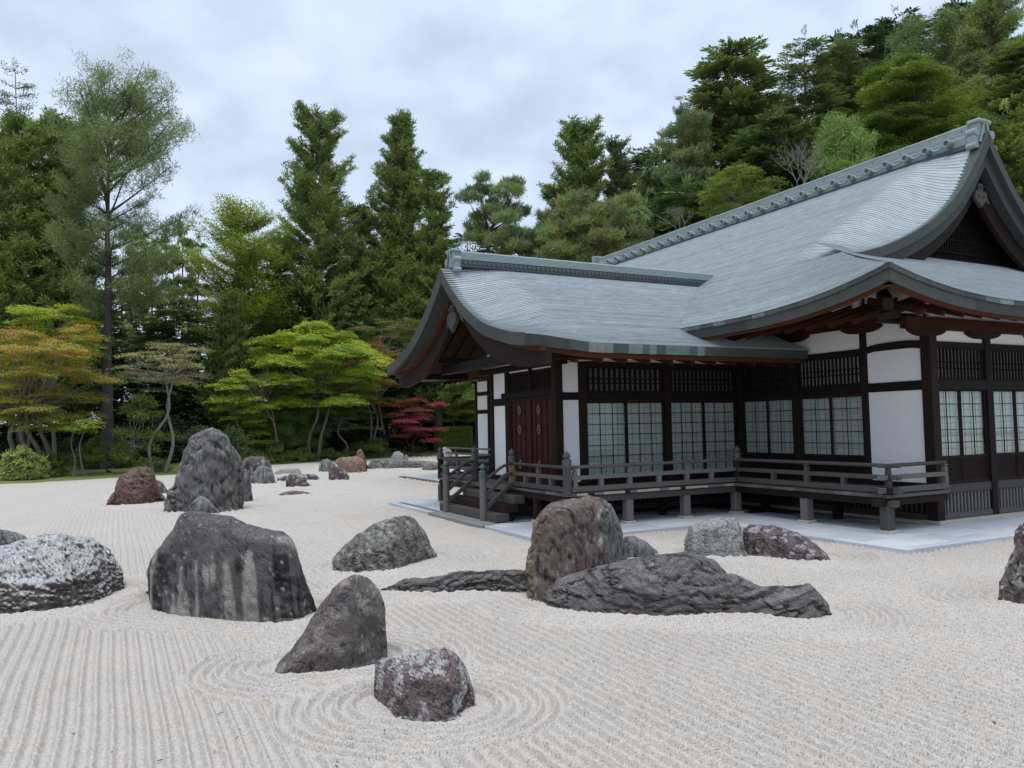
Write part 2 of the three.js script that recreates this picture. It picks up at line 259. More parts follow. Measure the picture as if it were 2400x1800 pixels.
const rockFoot = ROCKS.map((r) => {   // a chain of points down the middle of each stone
  const [, c, turn, w] = r, a = r[4][0][0], b = r[4].at(-1)[0], k = Math.min(w * 0.8, (b - a) * 0.4), pts = [];
  for (let i = 0; i <= 5; i++) { const x = lerp(a + k, b - k, i / 5), z = rockFront(r, x) - rockHalf(r, x); pts.push([c[0] + x * Math.cos(turn) + z * Math.sin(turn), c[1] - x * Math.sin(turn) + z * Math.cos(turn)]); }
  return { x: c[0], z: c[1], w, pts };
});
function rockDist(x, z) {   // distance to the nearest stone
  let d = 9;
  for (const r of rockFoot) {
    const dx = x - r.x, dz = z - r.z; if (Math.abs(dx) > 3.6 || Math.abs(dz) > 3.6) continue;
    let e = 9; for (let i = 0; i < 5; i++) { const [ax, az] = r.pts[i], [bx, bz] = r.pts[i + 1], ux = bx - ax, uz = bz - az, t = clamp(((x - ax) * ux + (z - az) * uz) / (ux * ux + uz * uz + 1e-9), 0, 1); e = Math.min(e, Math.hypot(x - ax - ux * t, z - az - uz * t)); }
    e -= r.w; const m = Math.min(d, e); d = Math.abs(d - e) < 0.25 ? m - 0.0625 * (1 - Math.abs(d - e) / 0.25) ** 2 : m;
  }
  return d;
}
const PITCH = 0.115;
function rakeY(x, z) {
  const d = rockDist(x, z), wob = 0.02 * n3(x * 0.35, 0, z * 0.35), ring = 0.74 + 0.14 * n3(x * 0.6, 5, z * 0.6);
  const wave = (p) => { const c = 0.5 + 0.5 * Math.cos(p * 2 * Math.PI / PITCH); return Math.pow(c, 2.0); };
  const edge = smoothstep(z - edgeZ(x), 0.1, 1.2);
  const inRing = 1 - smoothstep(d, ring - 0.03, ring + 0.03);
  const h = lerp(wave(x + wob), wave(d + wob), inRing) * smoothstep(d, -0.02, 0.10);
  const lumps = 0.5 + 0.5 * n3(x * 9, 2, z * 9);
  return (0.056 * h * (0.75 + 0.4 * lumps) + 0.006 * n3(x * 22, 4, z * 22)) * edge + 0.02 * fbm(x * 0.4, 7, z * 0.4, 2) + 0.01 * smoothstep(0.3 - d, 0, 0.3);
}
{
  const az = [], rs = [];
  for (let a = -180; a < 180;) { az.push(a); const q = Math.abs(a - 27.1); a += q < 37 ? 0.088 : q < 50 ? 0.4 : 3; }
  az.push(180);
  for (let r = 0.4; r < 92;) { rs.push(r); r += r < 3.6 ? 0.12 : (r < 14 ? Math.max(0.016, r * 0.0029) : r * 0.0055); }
  const na = az.length, pos = new Float32Array(na * rs.length * 3), uv = new Float32Array(na * rs.length * 2), col = new Float32Array(na * rs.length * 3);
  let k = 0;
  for (const r of rs) for (const a of az) {
    const x = r * Math.sin(a * R), zz = -r * Math.cos(a * R), z = Math.max(zz, edgeZ(x));
    pos[3 * k] = x; pos[3 * k + 1] = z > zz + 1e-6 ? -0.06 : rakeY(x, z); pos[3 * k + 2] = z;
    uv[2 * k] = x / 1.5; uv[2 * k + 1] = z / 1.5;
    const t = 0.5 + 0.5 * fbm(x * 0.55, 11, z * 0.55, 3), w = 0.5 + 0.5 * n3(x * 1.7, 21, z * 1.7);
    const g = 0.93 + 0.1 * t;
    col[3 * k] = g * (1.0 + 0.05 * (w - 0.5)); col[3 * k + 1] = g * 0.985; col[3 * k + 2] = g * (0.955 - 0.05 * (w - 0.5)); k++;
  }
  const idx = new Uint32Array((na - 1) * (rs.length - 1) * 6); let q = 0;
  for (let j = 0; j < rs.length - 1; j++) for (let i = 0; i < na - 1; i++) {
    const a = j * na + i, b = a + na;
    if (pos[3 * b + 1] === -0.0600000023841858 && pos[3 * a + 1] < -0.059) continue;
    idx[q++] = a; idx[q++] = a + 1; idx[q++] = b; idx[q++] = a + 1; idx[q++] = b + 1; idx[q++] = b;
  }
  // grains: crushed granite, each a cell with its own tone
  const N = 1024, C = 230, jit = rng(5), px = new Float32Array(C * C), py = new Float32Array(C * C), pt = new Float32Array(C * C), ph = new Float32Array(C * C);
  for (let i = 0; i < C * C; i++) { px[i] = jit(); py[i] = jit(); pt[i] = jit(); ph[i] = jit(); }
  const val = new Float32Array(N * N * 2);
  for (let j = 0; j < N; j++) for (let i = 0; i < N; i++) {
    const u = i / N * C, v = j / N * C, cu = Math.floor(u), cv = Math.floor(v); let best = 9, bi = 0;
    for (let b = -1; b <= 1; b++) for (let a = -1; a <= 1; a++) { const m = (((cv + b) % C + C) % C) * C + ((cu + a) % C + C) % C, d = (cu + a + px[m] - u) ** 2 + (cv + b + py[m] - v) ** 2; if (d < best) { best = d; bi = m; } }
    val[2 * (j * N + i)] = bi; val[2 * (j * N + i) + 1] = Math.sqrt(best);
  }
  const grains = dataTex(N, N, (i, j) => {
    const m = val[2 * (j * N + i)], t = pt[m], s = ph[m];
    const g = t < 0.06 ? 0.48 : t < 0.3 ? 0.74 : t < 0.75 ? 0.9 : 1.0;
    return [g * (s < 0.25 ? 1.0 : 0.985), g * (s < 0.25 ? 0.93 : 0.975), g * (s < 0.25 ? 0.87 : 0.955)];
  });
  const dome = dataTex(N, N, (i, j) => { const m = val[2 * (j * N + i)], h = (1 - val[2 * (j * N + i) + 1]) * 0.55 + 0.45 * ph[m]; return [h, h, h]; });
  const g = geoFrom(pos, idx.subarray(0, q), uv, col);
  structure('gravel', g, new THREE.MeshStandardMaterial({ color: new THREE.Color().setRGB(0.53, 0.50, 0.468), vertexColors: true, map: grains, bumpMap: dome, bumpScale: 0.007, roughness: 0.95 }));
}
{
  // granite paving round the hall: a base and every slab and kerb stone on it
  const pave = structure('pavement', merge([box(7.12, 11.42, -0.1, 0.07, -21.65, -12.82, 0.002), box(11.42, 34, -0.1, 0.07, -33.6, -8.47, 0.002)]), M.bed);
  const slab = (x0, x1, z0, z1, m, y = 0.1) => part('paving_stone', box(x0 + 0.011, x1 - 0.011, 0.02, y + rr(-0.004, 0.004), z0 + 0.011, z1 - 0.011, 0.008), m, pave);
  const tone = () => pick([M.granite, M.granite, M.granite2, M.granite3]);
  const kerb = (x0, x1, z0, z1) => part('kerb_stone', box(x0 + 0.005, x1 - 0.005, -0.08, 0.1, z0 + 0.005, z1 - 0.005, 0.01), pick([M.granite, M.granite2]), pave);
  const K = 0.2;
  for (let x = 7.25; x < 11.3;) { const e = Math.min(x + 1.37, 11.35 + K); kerb(x, e, -12.75 - K, -12.75); x = e; if (e >= 11.35) break; }
  for (let z = -12.75; z < -8.6;) { const e = Math.min(z + 1.45, -8.4); kerb(11.35, 11.35 + K, z, e); z = e; }
  for (let x = 11.35 + K; x < 27;) { const e = x + 1.6; kerb(x, e, -8.4 - K, -8.4); x = e; }
  for (let z = -21.7; z < -18.45;) { const e = Math.min(z + 1.1, -18.4); kerb(7.05, 7.05 + K, z, e); z = e; }
  for (let z = -15.2; z < -12.8;) { const e = Math.min(z + 1.2, -12.75); kerb(7.05, 7.05 + K, z, e); z = e; }
  for (let x = 7.25; x < 14.4; x += 1.4) kerb(x, x + 1.4, -21.7, -21.7 + K);
  for (let z = -18.4; z < -15.3; z += 1.6) part('step_stone', box(7.0, 7.42, -0.08, 0.112, z + 0.004, z + 1.596, 0.01), M.kerb, pave);
  // slabs: rows parallel to the edges, joints staggered
  let row = 0;
  for (let z = -12.95; z > -15.3; z -= 0.6, row++) for (let x = 7.25 - (row % 2) * 0.45; x < 13.1; x += 0.9) if (x + 0.9 > 7.3) slab(Math.max(x, 7.25), Math.min(x + 0.9, 14.4), z - 0.6, z, tone());
  row = 0;
  for (let x = 11.55; x < 14.4; x += 0.6, row++) for (let z = -12.95 - (row % 2) * 0.45; z < -8.65; z += 0.9) slab(x, x + 0.6, Math.max(z, -12.95), Math.min(z + 0.9, -8.6), tone());
  row = 0;
  for (let z = -8.6; z > -10.0; z -= 0.58, row++) for (let x = 14.55 - (row % 2) * 0.48; x < 24; x += 0.96) slab(Math.max(x, 14.55), x + 0.96, z - 0.58, z, tone());
  for (let z = -21.5; z < -15.6; z += 0.9) { for (let x = 7.43; x < 9.4; x += 0.6) slab(x, x + 0.6, z, Math.min(z + 0.9, -15.55), tone()); }
  for (let z = -21.7; z > -33; z -= 0.9) for (let x = 11.6; x < 14.3; x += 0.7) slab(x, x + 0.7, z - 0.9, z, tone());
  for (let x = 9.4; x < 14.3; x += 0.9) for (let z = -21.5; z < -20.6; z += 0.6) slab(x, x + 0.9, z, z + 0.6, tone());
}

{ // a few dry leaves and twigs lying on the gravel
  const sh = new THREE.Shape(); sh.moveTo(0, -0.5); sh.quadraticCurveTo(0.32, -0.1, 0, 0.5); sh.quadraticCurveTo(-0.3, -0.05, 0, -0.5);
  const g = new THREE.ExtrudeGeometry(sh, { depth: 0.06, bevelEnabled: false, curveSegments: 3 }), r = rng(61), n = 46, im = lit(new THREE.InstancedMesh(g, new THREE.MeshStandardMaterial({ color: 0xffffff, roughness: 0.9 }), n)), m = new THREE.Matrix4(), c = new THREE.Color();
  for (let i = 0; i < n; i++) { const a = (27 + 66 * (r() - 0.5)) * R, d = 4.6 + 16 * r() * r(), x = Math.sin(a) * d, z = -Math.cos(a) * d, s = 0.025 + 0.03 * r(); m.compose(V(x, rakeY(x, z) + 0.012, z), new THREE.Quaternion().setFromEuler(new THREE.Euler(-1.57 + 0.5 * (r() - 0.5), 0.4 * (r() - 0.5), r() * 6.28)), V(s, s, s)); im.setMatrixAt(i, m); im.setColorAt(i, c.setRGB(0.05 + 0.07 * r(), 0.035 + 0.03 * r(), 0.02)); }
  im.name = numbered('fallen_leaves'); tag(im, 'few tiny dry leaves scattered over the raked gravel', null, null, 'stuff'); scene.add(im);
}
// ---------------------------------------------------------------- the temple hall
const hall = thing('temple_hall', 'dark timber temple hall with white plaster panels and sweeping grey copper roofs', 'temple', 14.5, 0, -15.42);
// wall frames: a runs along the wall, n points out of it
const WALL = {
  main: { f: (a, n) => [14.5 - n, a], x: true },      // long wall of the hall, faces -x, a = z
  wing: { f: (a, n) => [a, -15.42 + n] },             // wall of the wing, faces +z, a = x
  end: { f: (a, n) => [a, -10.07 + n] },              // end wall under the gable, faces +z, a = x
  porch: { f: (a, n) => [9.12 - n, a], x: true },     // door wall of the wing, faces -x, a = z
  back: { f: (a, n) => [a, -19.07 - n], flip: true }, // far side of the wing
};
function wbox(w, a0, a1, y0, y1, n0, n1, c) {
  const p = WALL[w].f(a0, n0), q = WALL[w].f(a1, n1);
  return box(Math.min(p[0], q[0]), Math.max(p[0], q[0]), y0, y1, Math.min(p[1], q[1]), Math.max(p[1], q[1]), c);
}
const wp = (name, w, a0, a1, y0, y1, n0, n1, m, parent = hall, c) => part(name, wbox(w, a0, a1, y0, y1, n0, n1, c), m, parent);
const unit = new Map();
function sharedBox(w, h, d, c = 0.003) { const k = [w, h, d].map((v) => v.toFixed(4)).join(); if (!unit.has(k)) unit.set(k, chamfer(w, h, d, c)); return unit.get(k); }
// a piece on a wall that shares its geometry with its like
function wpiece(name, w, a, y, n, la, ly, ln, m, parent) {
  const [x, z] = WALL[w].f(a, n), g = WALL[w].x ? sharedBox(ln, ly, la) : sharedBox(la, ly, ln);
  return partAt(name, g, m, parent, x, y, z);
}
function wgroup(name, w, a, y) { const [x, z] = WALL[w].f(a, 0); return group(name, hall, x, y, z); }

// body of the building: closed dark boxes behind the panels
part('inner_wall', merge([box(14.62, 25.4, 0.3, 4.75, -31.8, -10.22, 0.01), box(9.26, 14.6, 0.3, 4.2, -18.9, -15.55, 0.01)]), M.black, hall);

function shoji(w, a0, a1, y0, y1, leaves, cols, rows, louvre) {
  // sliding glass doors with dark muntins, paper screens with a finer grid behind them
  const g = wgroup('shoji_window', w, (a0 + a1) / 2, y0), lw = (a1 - a0) / leaves, wood = louvre ? M.dark2 : M.dark;
  wp('window_back', w, a0, a1, louvre ? louvre : y0, y1, -0.115, -0.10, M.paper, g, 0.001);
  for (let k = 0; k < leaves; k++) {
    const L = a0 + k * lw, Rr = L + lw, s = 0.034, n = k % 2 ? 0 : -0.012;
    const fr = [wbox(w, L, L + s, y0, y1, n - 0.035, n, 0.003), wbox(w, Rr - s, Rr, y0, y1, n - 0.035, n, 0.003), wbox(w, L + s, Rr - s, y1 - s, y1, n - 0.034, n - 0.001, 0.003), wbox(w, L + s, Rr - s, y0, y0 + 0.07, n - 0.034, n - 0.001, 0.003)];
    if (louvre) fr.push(wbox(w, L + s, Rr - s, louvre - 0.03, louvre + 0.02, n - 0.034, n - 0.001, 0.003));
    part('window_frame', merge(fr), wood, g);
    const b0 = louvre ? louvre + 0.02 : y0 + 0.07, b1 = y1 - s, A0 = L + s, A1 = Rr - s, m = 0.011, cw = (A1 - A0) / cols, rh = (b1 - b0) / rows;
    for (let i = 1; i < cols; i++) wpiece('muntin', w, A0 + i * cw, (b0 + b1) / 2, n - 0.017, m, b1 - b0, 0.022, M.dark, g);
    for (let j = 1; j < rows; j++) wpiece('muntin', w, (A0 + A1) / 2, b0 + j * rh, n - 0.018, A1 - A0, m, 0.02, M.dark, g);
    for (let i = 0; i < cols; i++) for (let j = 0; j < rows; j++) wpiece('pane', w, A0 + (i + 0.5) * cw, b0 + (j + 0.5) * rh, n - 0.018, cw - m - 0.001, rh - m - 0.001, 0.003, M.glass, g);
    const fine = [];
    for (let i = 1; i < cols * 2; i++) { const a = A0 + i * cw / 2 + (i % 2 ? 0.012 : 0.03); fine.push(wbox(w, a - 0.003, a + 0.003, b0, b1, -0.1, -0.09, 0.001)); }
    for (let j = 1; j < rows * 2; j++) { const y = b0 + j * rh / 2 + 0.012; fine.push(wbox(w, A0, A1, y - 0.003, y + 0.003, -0.099, -0.089, 0.001)); }
    part('screen_grid', merge(fine), M.grey3, g);
    if (louvre) { const ns = 9, st = (louvre - 0.03 - y0 - 0.07) / ns; for (let j = 0; j < ns; j++) wpiece('louvre_slat', w, (A0 + A1) / 2, y0 + 0.07 + (j + 0.5) * st, n - 0.022, A1 - A0, st * 0.62, 0.018, wood, g); }
  }
  if (louvre) wp('window_board', w, a0, a1, y0, louvre, -0.07, -0.05, wood, g, 0.002);
}
function lattice(w, a0, a1, y0, y1, n, papery, thick = 0.042, mid = true) {
  const g = wgroup('lattice_window', w, (a0 + a1) / 2, y0);
  wp('lattice_paper', w, a0, a1, y0, y1, -0.075, -0.065, papery, g, 0.001);
  part('lattice_frame', merge([wbox(w, a0, a1, y1 - 0.035, y1, -0.06, 0.012, 0.003), wbox(w, a0, a1, y0, y0 + 0.035, -0.06, 0.012, 0.003)]), M.dark, g);
  const st = (a1 - a0) / n;
  for (let i = 0; i < n; i++) wpiece('lattice_slat', w, a0 + (i + 0.5) * st, (y0 + y1) / 2, -0.02, thick, y1 - y0 - 0.07, 0.04, M.dark, g);
  if (mid) for (const t of [0.36, 0.54]) wpiece('lattice_bar', w, (a0 + a1) / 2, lerp(y0, y1, t), -0.045, a1 - a0, 0.028, 0.02, M.dark, g);
}
const post = (w, a, y0, y1, s = 0.19, m = M.dark, n = 0.055) => wp('post', w, a - s / 2, a + s / 2, y0, y1, n - s, n, m, hall, 0.012);
const beam = (w, a0, a1, y0, y1, n, m = M.dark) => wp('beam', w, a0, a1, y0, y1, -0.1, n, m, hall, 0.01);
const plaster = (w, a0, a1, y0, y1, n = 0) => wp('plaster_panel', w, a0, a1, y0, y1, -0.09, n, M.plaster, hall, 0.004);

// long wall of the hall
post('main', -10.075, 0.12, 3.97, 0.23, M.dark2, 0.07);
post('main', -11.55, 0.82, 4.20, 0.15, M.dark2);
post('main', -13.49, 0.82, 2.79, 0.2, M.dark2); post('main', -13.49, 2.95, 3.63, 0.17);
post('main', -15.37, 0.82, 4.2, 0.17, M.dark2);
beam('main', -15.28, -10.2, 2.775, 2.965, 0.045); beam('main', -15.28, -11.63, 3.62, 3.735, 0.04, M.dark2); beam('main', -15.28, -10.2, 0.80, 0.9, 0.05);
wp('door_head', 'main', -15.28, -11.63, 2.735, 2.775, -0.08, 0.02, M.brown);
shoji('main', -13.39, -11.63, 0.9, 2.735, 2, 2, 5, 1.40); shoji('main', -15.28, -13.59, 0.9, 2.735, 2, 2, 5, 1.40);
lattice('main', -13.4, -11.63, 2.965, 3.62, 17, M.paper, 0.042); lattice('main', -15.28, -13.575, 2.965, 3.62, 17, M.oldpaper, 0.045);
plaster('main', -11.475, -10.19, 0.9, 2.775, 0.005); plaster('main', -11.475, -10.19, 2.965, 3.64); plaster('main', -11.475, -10.19, 3.76, 4.95); plaster('main', -15.28, -11.625, 3.735, 4.95);
{ // bowed tie beam in the white panel
  const sh = new THREE.Shape(); sh.moveTo(-11.475, 3.6); sh.quadraticCurveTo(-11.3, 3.66, -10.88, 3.655); sh.quadraticCurveTo(-10.4, 3.65, -10.19, 3.60); sh.lineTo(-10.19, 3.765); sh.quadraticCurveTo(-10.45, 3.81, -10.88, 3.80); sh.quadraticCurveTo(-11.3, 3.80, -11.475, 3.74); sh.closePath();
  const g = grainUV(new THREE.ExtrudeGeometry(sh, { depth: 0.1, bevelEnabled: false, curveSegments: 8 }), 0); g.rotateY(-Math.PI / 2); g.translate(14.56, 0, 0); part('bow_beam', g, M.dark2, hall);
}
// wing wall
post('wing', 9.07, 0.12, 3.72, 0.2, M.dark2); post('wing', 9.72, 0.82, 3.66, 0.21, M.dark2); post('wing', 12.18, 0.82, 3.66, 0.19, M.dark2);
beam('wing', 9.17, 9.61, 2.78, 2.955, 0.045); beam('wing', 9.83, 12.08, 2.775, 2.96, 0.045); beam('wing', 12.28, 14.42, 2.775, 2.96, 0.045);
beam('wing', 9.83, 14.42, 3.56, 3.68, 0.05, M.dark2); beam('wing', 9.17, 14.42, 0.80, 0.89, 0.05);
wp('door_head', 'wing', 9.83, 14.42, 2.735, 2.775, -0.08, 0.02, M.brown);
shoji('wing', 9.83, 12.085, 0.89, 2.735, 2, 3, 7); shoji('wing', 12.275, 14.41, 0.89, 2.735, 2, 3, 7);
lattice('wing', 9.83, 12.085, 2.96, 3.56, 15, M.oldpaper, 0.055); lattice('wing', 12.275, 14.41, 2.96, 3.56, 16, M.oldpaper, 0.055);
plaster('wing', 9.17, 9.615, 0.89, 2.78); plaster('wing', 9.17, 9.615, 2.955, 3.66); plaster('wing', 9.17, 14.42, 3.68, 4.15, -0.02);
// end wall under the gable
for (const x of [16.41, 18.3, 20.2, 22.1, 24.0]) post('end', x, 0.18, 3.9, x === 16.41 ? 0.2 : 0.2, M.dark);
beam('end', 14.62, 25.4, 2.77, 2.97, 0.05); beam('end', 14.62, 25.4, 3.64, 3.745, 0.04); beam('end', 14.62, 25.4, 0.69, 0.86, 0.03, M.grey2); beam('end', 14.62, 25.4, 0.17, 0.29, 0.035, M.grey);
plaster('end', 14.62, 25.4, 3.745, 4.9, -0.01);
for (let k = 0; k < 5; k++) {
  const a0 = k ? 16.51 + (k - 1) * 1.89 : 14.63, a1 = a0 + (k ? 1.69 : 1.68);
  shoji('end', a0, a1, 0.86, 2.77, 2, 2, 5, 1.41); lattice('end', a0, a1, 2.97, 3.64, 15, M.paper, 0.042);
  const g = wgroup('vent_grille', 'end', (a0 + a1) / 2, 0.29), st = (a1 - a0) / 15;
  for (let i = 0; i < 15; i++) wpiece('vent_slat', 'end', a0 + (i + 0.5) * st, 0.49, -0.02, 0.055, 0.4, 0.05, M.grey3, g);
}
part('foundation_stone', box(14.42, 14.78, 0.09, 0.175, -10.33, -9.92, 0.012), M.tan, hall);
for (let x = 14.78; x < 25;) { const e = x + rr(0.62, 0.98); part('foundation_stone', box(x + 0.003, e - 0.003, 0.09, 0.168, -10.3, -9.95, 0.01), M.tan, hall); x = e; }
for (let z = -10.33; z > -15.3;) { const e = z - rr(0.7, 1.0); part('foundation_stone', box(14.35, 14.7, 0.09, 0.165, e + 0.003, z - 0.003, 0.01), M.tan, hall); z = e; }
// slatted underfloor behind the veranda
for (const [w, a0, a1] of [['main', -15.3, -10.2], ['wing', 9.2, 14.4]]) {
  wp('sill_beam', w, a0, a1, 0.165, 0.29, -0.12, 0.03, M.grey2); wp('sill_beam', w, a0, a1, 0.68, 0.79, -0.12, 0.03, M.dark);
  const g = wgroup('vent_grille', w, (a0 + a1) / 2, 0.29), n = Math.round((a1 - a0) / 0.115);
  for (let i = 0; i < n; i++) wpiece('vent_slat', w, a0 + (i + 0.5) * (a1 - a0) / n, 0.485, -0.04, 0.05, 0.39, 0.04, M.grey2, g);
}
// porch wall with the double door
post('porch', -19.0, 0.12, 3.66, 0.16, M.dark2); post('porch', -18.07, 0.82, 3.66, 0.18, M.dark); post('porch', -15.62, 0.82, 3.66, 0.2, M.dark);
beam('porch', -19.05, -18.16, 2.745, 2.93, 0.045); beam('porch', -15.52, -15.35, 2.775, 2.955, 0.03); beam('porch', -18.3, -15.48, 2.90, 3.06, 0.09, M.dark);
beam('porch', -19.05, -15.36, 0.80, 0.92, 0.06, M.dark2); wp('beam', 'porch', -19.6, -15.2, 3.6, 3.75, -0.1, 0.12, M.dark, hall);
wp('door_head', 'porch', -18.0, -15.72, 2.82, 2.9, -0.06, 0.03, M.dark2);
plaster('porch', -18.91, -18.16, 0.92, 2.745); plaster('porch', -18.91, -18.16, 2.93, 3.6); plaster('porch', -17.98, -16.84, 3.56, 3.62); plaster('porch', -18.0, -15.7, 3.56, 3.62, -0.01);
post('porch', -16.8, 3.06, 3.62, 0.1, M.dark);
for (const [a0, a1] of [[-17.97, -16.86], [-16.74, -15.73]]) {   // carved transoms: a close grid of small bars
  const g = wgroup('transom', 'porch', (a0 + a1) / 2, 3.06);
  wp('transom_back', 'porch', a0, a1, 3.06, 3.56, -0.09, -0.07, M.black, g, 0.001);
  part('transom_frame', merge([wbox('porch', a0, a1, 3.5, 3.56, -0.05, 0.02, 0.004), wbox('porch', a0, a1, 3.06, 3.11, -0.05, 0.02, 0.004), wbox('porch', a0, a0 + 0.04, 3.11, 3.5, -0.05, 0.02, 0.004), wbox('porch', a1 - 0.04, a1, 3.11, 3.5, -0.05, 0.02, 0.004)]), M.dark2, g);
  for (let i = 0; i < 14; i++) wpiece('transom_bar', 'porch', a0 + 0.06 + i * (a1 - a0 - 0.12) / 13, 3.305, -0.03, 0.032, 0.38, 0.02, M.dark2, g);
  for (let j = 0; j < 6; j++) wpiece('transom_bar', 'porch', (a0 + a1) / 2, 3.15 + j * 0.062, -0.045, a1 - a0 - 0.08, 0.022, 0.02, M.dark2, g);
}
{
  const door = wgroup('double_door', 'porch', -16.87, 0.92);
  for (const [a0, a1] of [[-17.93, -16.875], [-16.865, -15.78]]) {
    const leaf = group('door_leaf', door, 9.1, 0.92, (a0 + a1) / 2), n = 4, st = (a1 - a0) / n;
    part('door_panel', wbox('porch', a0, a1, 0.92, 2.82, -0.06, -0.012, 0.004), M.door, leaf);
    for (let i = 0; i <= n; i++) wpiece('door_batten', 'porch', clamp(a0 + i * st, a0 + 0.03, a1 - 0.03), 1.87, 0.004, i === 0 || i === n ? 0.06 : 0.014, 1.9, i === 0 || i === n ? 0.03 : 0.018, M.door, leaf);
    const c = a0 < -17 ? -17.36 : -16.38;
    for (const y of [2.59, 2.11, 1.25]) {   // leaf-shaped metal fittings
      const sh = new THREE.Shape(); sh.moveTo(0, -0.12); sh.quadraticCurveTo(0.085, -0.04, 0.07, 0.01); sh.quadraticCurveTo(0.06, 0.08, 0, 0.12); sh.quadraticCurveTo(-0.06, 0.08, -0.07, 0.01); sh.quadraticCurveTo(-0.085, -0.04, 0, -0.12);
      const h1 = new THREE.Path(); h1.absellipse(0, 0, 0.045, 0.085, 0, Math.PI * 2); sh.holes.push(h1);
      const g = new THREE.ExtrudeGeometry(sh, { depth: 0.006, bevelEnabled: true, bevelSize: 0.004, bevelThickness: 0.004, bevelSegments: 1, curveSegments: 8 }); g.rotateY(-Math.PI / 2); g.translate(9.1 - 0.02, y, c);
      part('door_fitting', g, M.brass, leaf);
    }
  }
  wp('door_jamb', 'porch', -15.78, -15.72, 0.92, 2.82, -0.06, 0.05, M.brown, door); wp('door_jamb', 'porch', -17.98, -17.93, 0.92, 2.82, -0.06, 0.05, M.brown, door);
}
// far stretch of the long wall, seen past the wing
WALL.far = WALL.main;
for (const a of [-19.15, -21.1, -23, -25, -27, -29, -30.55, -31.85]) post('far', a, 0.15, 4.2, 0.18, M.dark2);
beam('far', -31.9, -19.2, 2.775, 2.95, 0.045); beam('far', -30.5, -19.2, 3.6, 3.73, 0.04); beam('far', -31.9, -19.2, 0.78, 0.9, 0.05); beam('far', -31.8, -30.64, 3.57, 3.74, 0.03, M.dark2);
plaster('far', -31.76, -30.64, 0.9, 2.775); plaster('far', -31.76, -30.64, 2.95, 3.57); plaster('far', -31.76, -19.2, 3.74, 4.9); 
shoji('far', -30.46, -29.09, 0.9, 2.775, 2, 2, 5, 1.4);
// far side of the wing and back walls, closed
wp('back_wall', 'back', 9.2, 14.4, 0.2, 3.66, -0.08, 0, M.dark, hall); part('back_wall', box(25.35, 25.5, 0.2, 5, -31.9, -10.1), M.dark, hall); part('back_wall', box(14.6, 25.4, 0.2, 5, -31.95, -31.82), M.dark, hall);

// purlins, brackets, rafters
const purlin = (g, m = M.brown) => part('purlin', g, m, hall);
purlin(box(14.4, 14.62, 4.2, 4.44, -31.5, -11.08, 0.012)); purlin(box(13.78, 26.2, 3.97, 4.21, -10.14, -9.95, 0.012)); purlin(box(13.3, 14.4, 4.1, 4.3, -10.4, -10.2, 0.012), M.dark2);
function bracket(w, a, y, len, n0, n1, m) {   // boat-shaped bearing block
  const sh = new THREE.Shape(), h = len / 2; sh.moveTo(-h, 0); sh.lineTo(h, 0); sh.lineTo(h, -0.04); sh.quadraticCurveTo(h * 0.7, -0.13, h * 0.35, -0.135); sh.lineTo(-h * 0.35, -0.135); sh.quadraticCurveTo(-h * 0.7, -0.13, -h, -0.04); sh.closePath();
  const g = grainUV(new THREE.ExtrudeGeometry(sh, { depth: n1 - n0, bevelEnabled: false, curveSegments: 6 }), 0);
  if (WALL[w].x) { g.rotateY(-Math.PI / 2); g.translate(14.5 - n0, y, a); } else g.translate(a, y, -10.07 + n0);
  part('bracket', g, m, hall);
}
for (const a of [-11.55, -13.49, -15.37]) bracket('main', a, 4.2, 1.0, -0.08, 0.1, M.brown);
for (const a of [14.4, 16.23, 18.3, 20.2, 22.1]) bracket('end', a, 3.97, 1.05, 0.0, 0.13, M.dark2);
for (let z = -9.6; z > -31; z -= 0.56) if (z > -13.9 || z < -20.6) part('rafter', bar(V(12.5, 4.06, z), V(14.7, 4.72, z), 0.09, 0.11), M.brown, hall);
for (let x = 13.0; x < 25.5; x += 0.56) part('rafter', bar(V(x, 4.12, -9.05), V(x, 4.5, -10.2), 0.09, 0.11), M.brown, hall);
part('hip_rafter', bar(V(12.1, 4.22, -9.1), V(14.9, 5.0, -11.4), 0.17, 0.22), M.dark2, hall);
part('hip_rafter', box(12.85, 13.15, 4.1, 4.36, -9.86, -9.62, 0.015), M.dark, hall);
for (let x = 8.3; x < 14.4; x += 0.6) { part('rafter', bar(V(x, 3.5, -13.35), V(x, 4.12, -15.6), 0.085, 0.1), M.brown, hall); }
// ---------------------------------------------------------------- roofs of the hall
const copperTex = dataTex(1024, 1024, (i, j) => {
  const u = i / 1024, v = j / 1024, big = tile3(u, v, 1.6, 2), mid = tile3(u, v, 7, 8), row = Math.floor(v * 53), col = Math.floor(u * 9 + (row * 0.37) % 1), h = (Math.imul(row * 73856093 ^ col * 19349663, 2654435761) >>> 9 & 1023) / 1023;
  const g = 0.84 + 0.10 * big + 0.08 * mid + 0.16 * (h - 0.5), green = clamp(0.3 * mid + 0.25 * big, 0, 1);
  return [g * (1 - 0.12 * green), g * (1 + 0.0 * green), g * (1 - 0.04 * green)];
}, false, [0.25, 0.25]);
const copper = new THREE.MeshStandardMaterial({ color: new THREE.Color().setRGB(0.355, 0.392, 0.398), map: copperTex, roughness: 0.6, metalness: 0.0 });
const copperEdge = [[0.05, 0.06, 0.05], [0.04, 0.049, 0.043], [0.066, 0.076, 0.064]].map((c) => new THREE.MeshStandardMaterial({ color: new THREE.Color().setRGB(...c), map: copperTex, roughness: 0.75, metalness: 0.0 }));
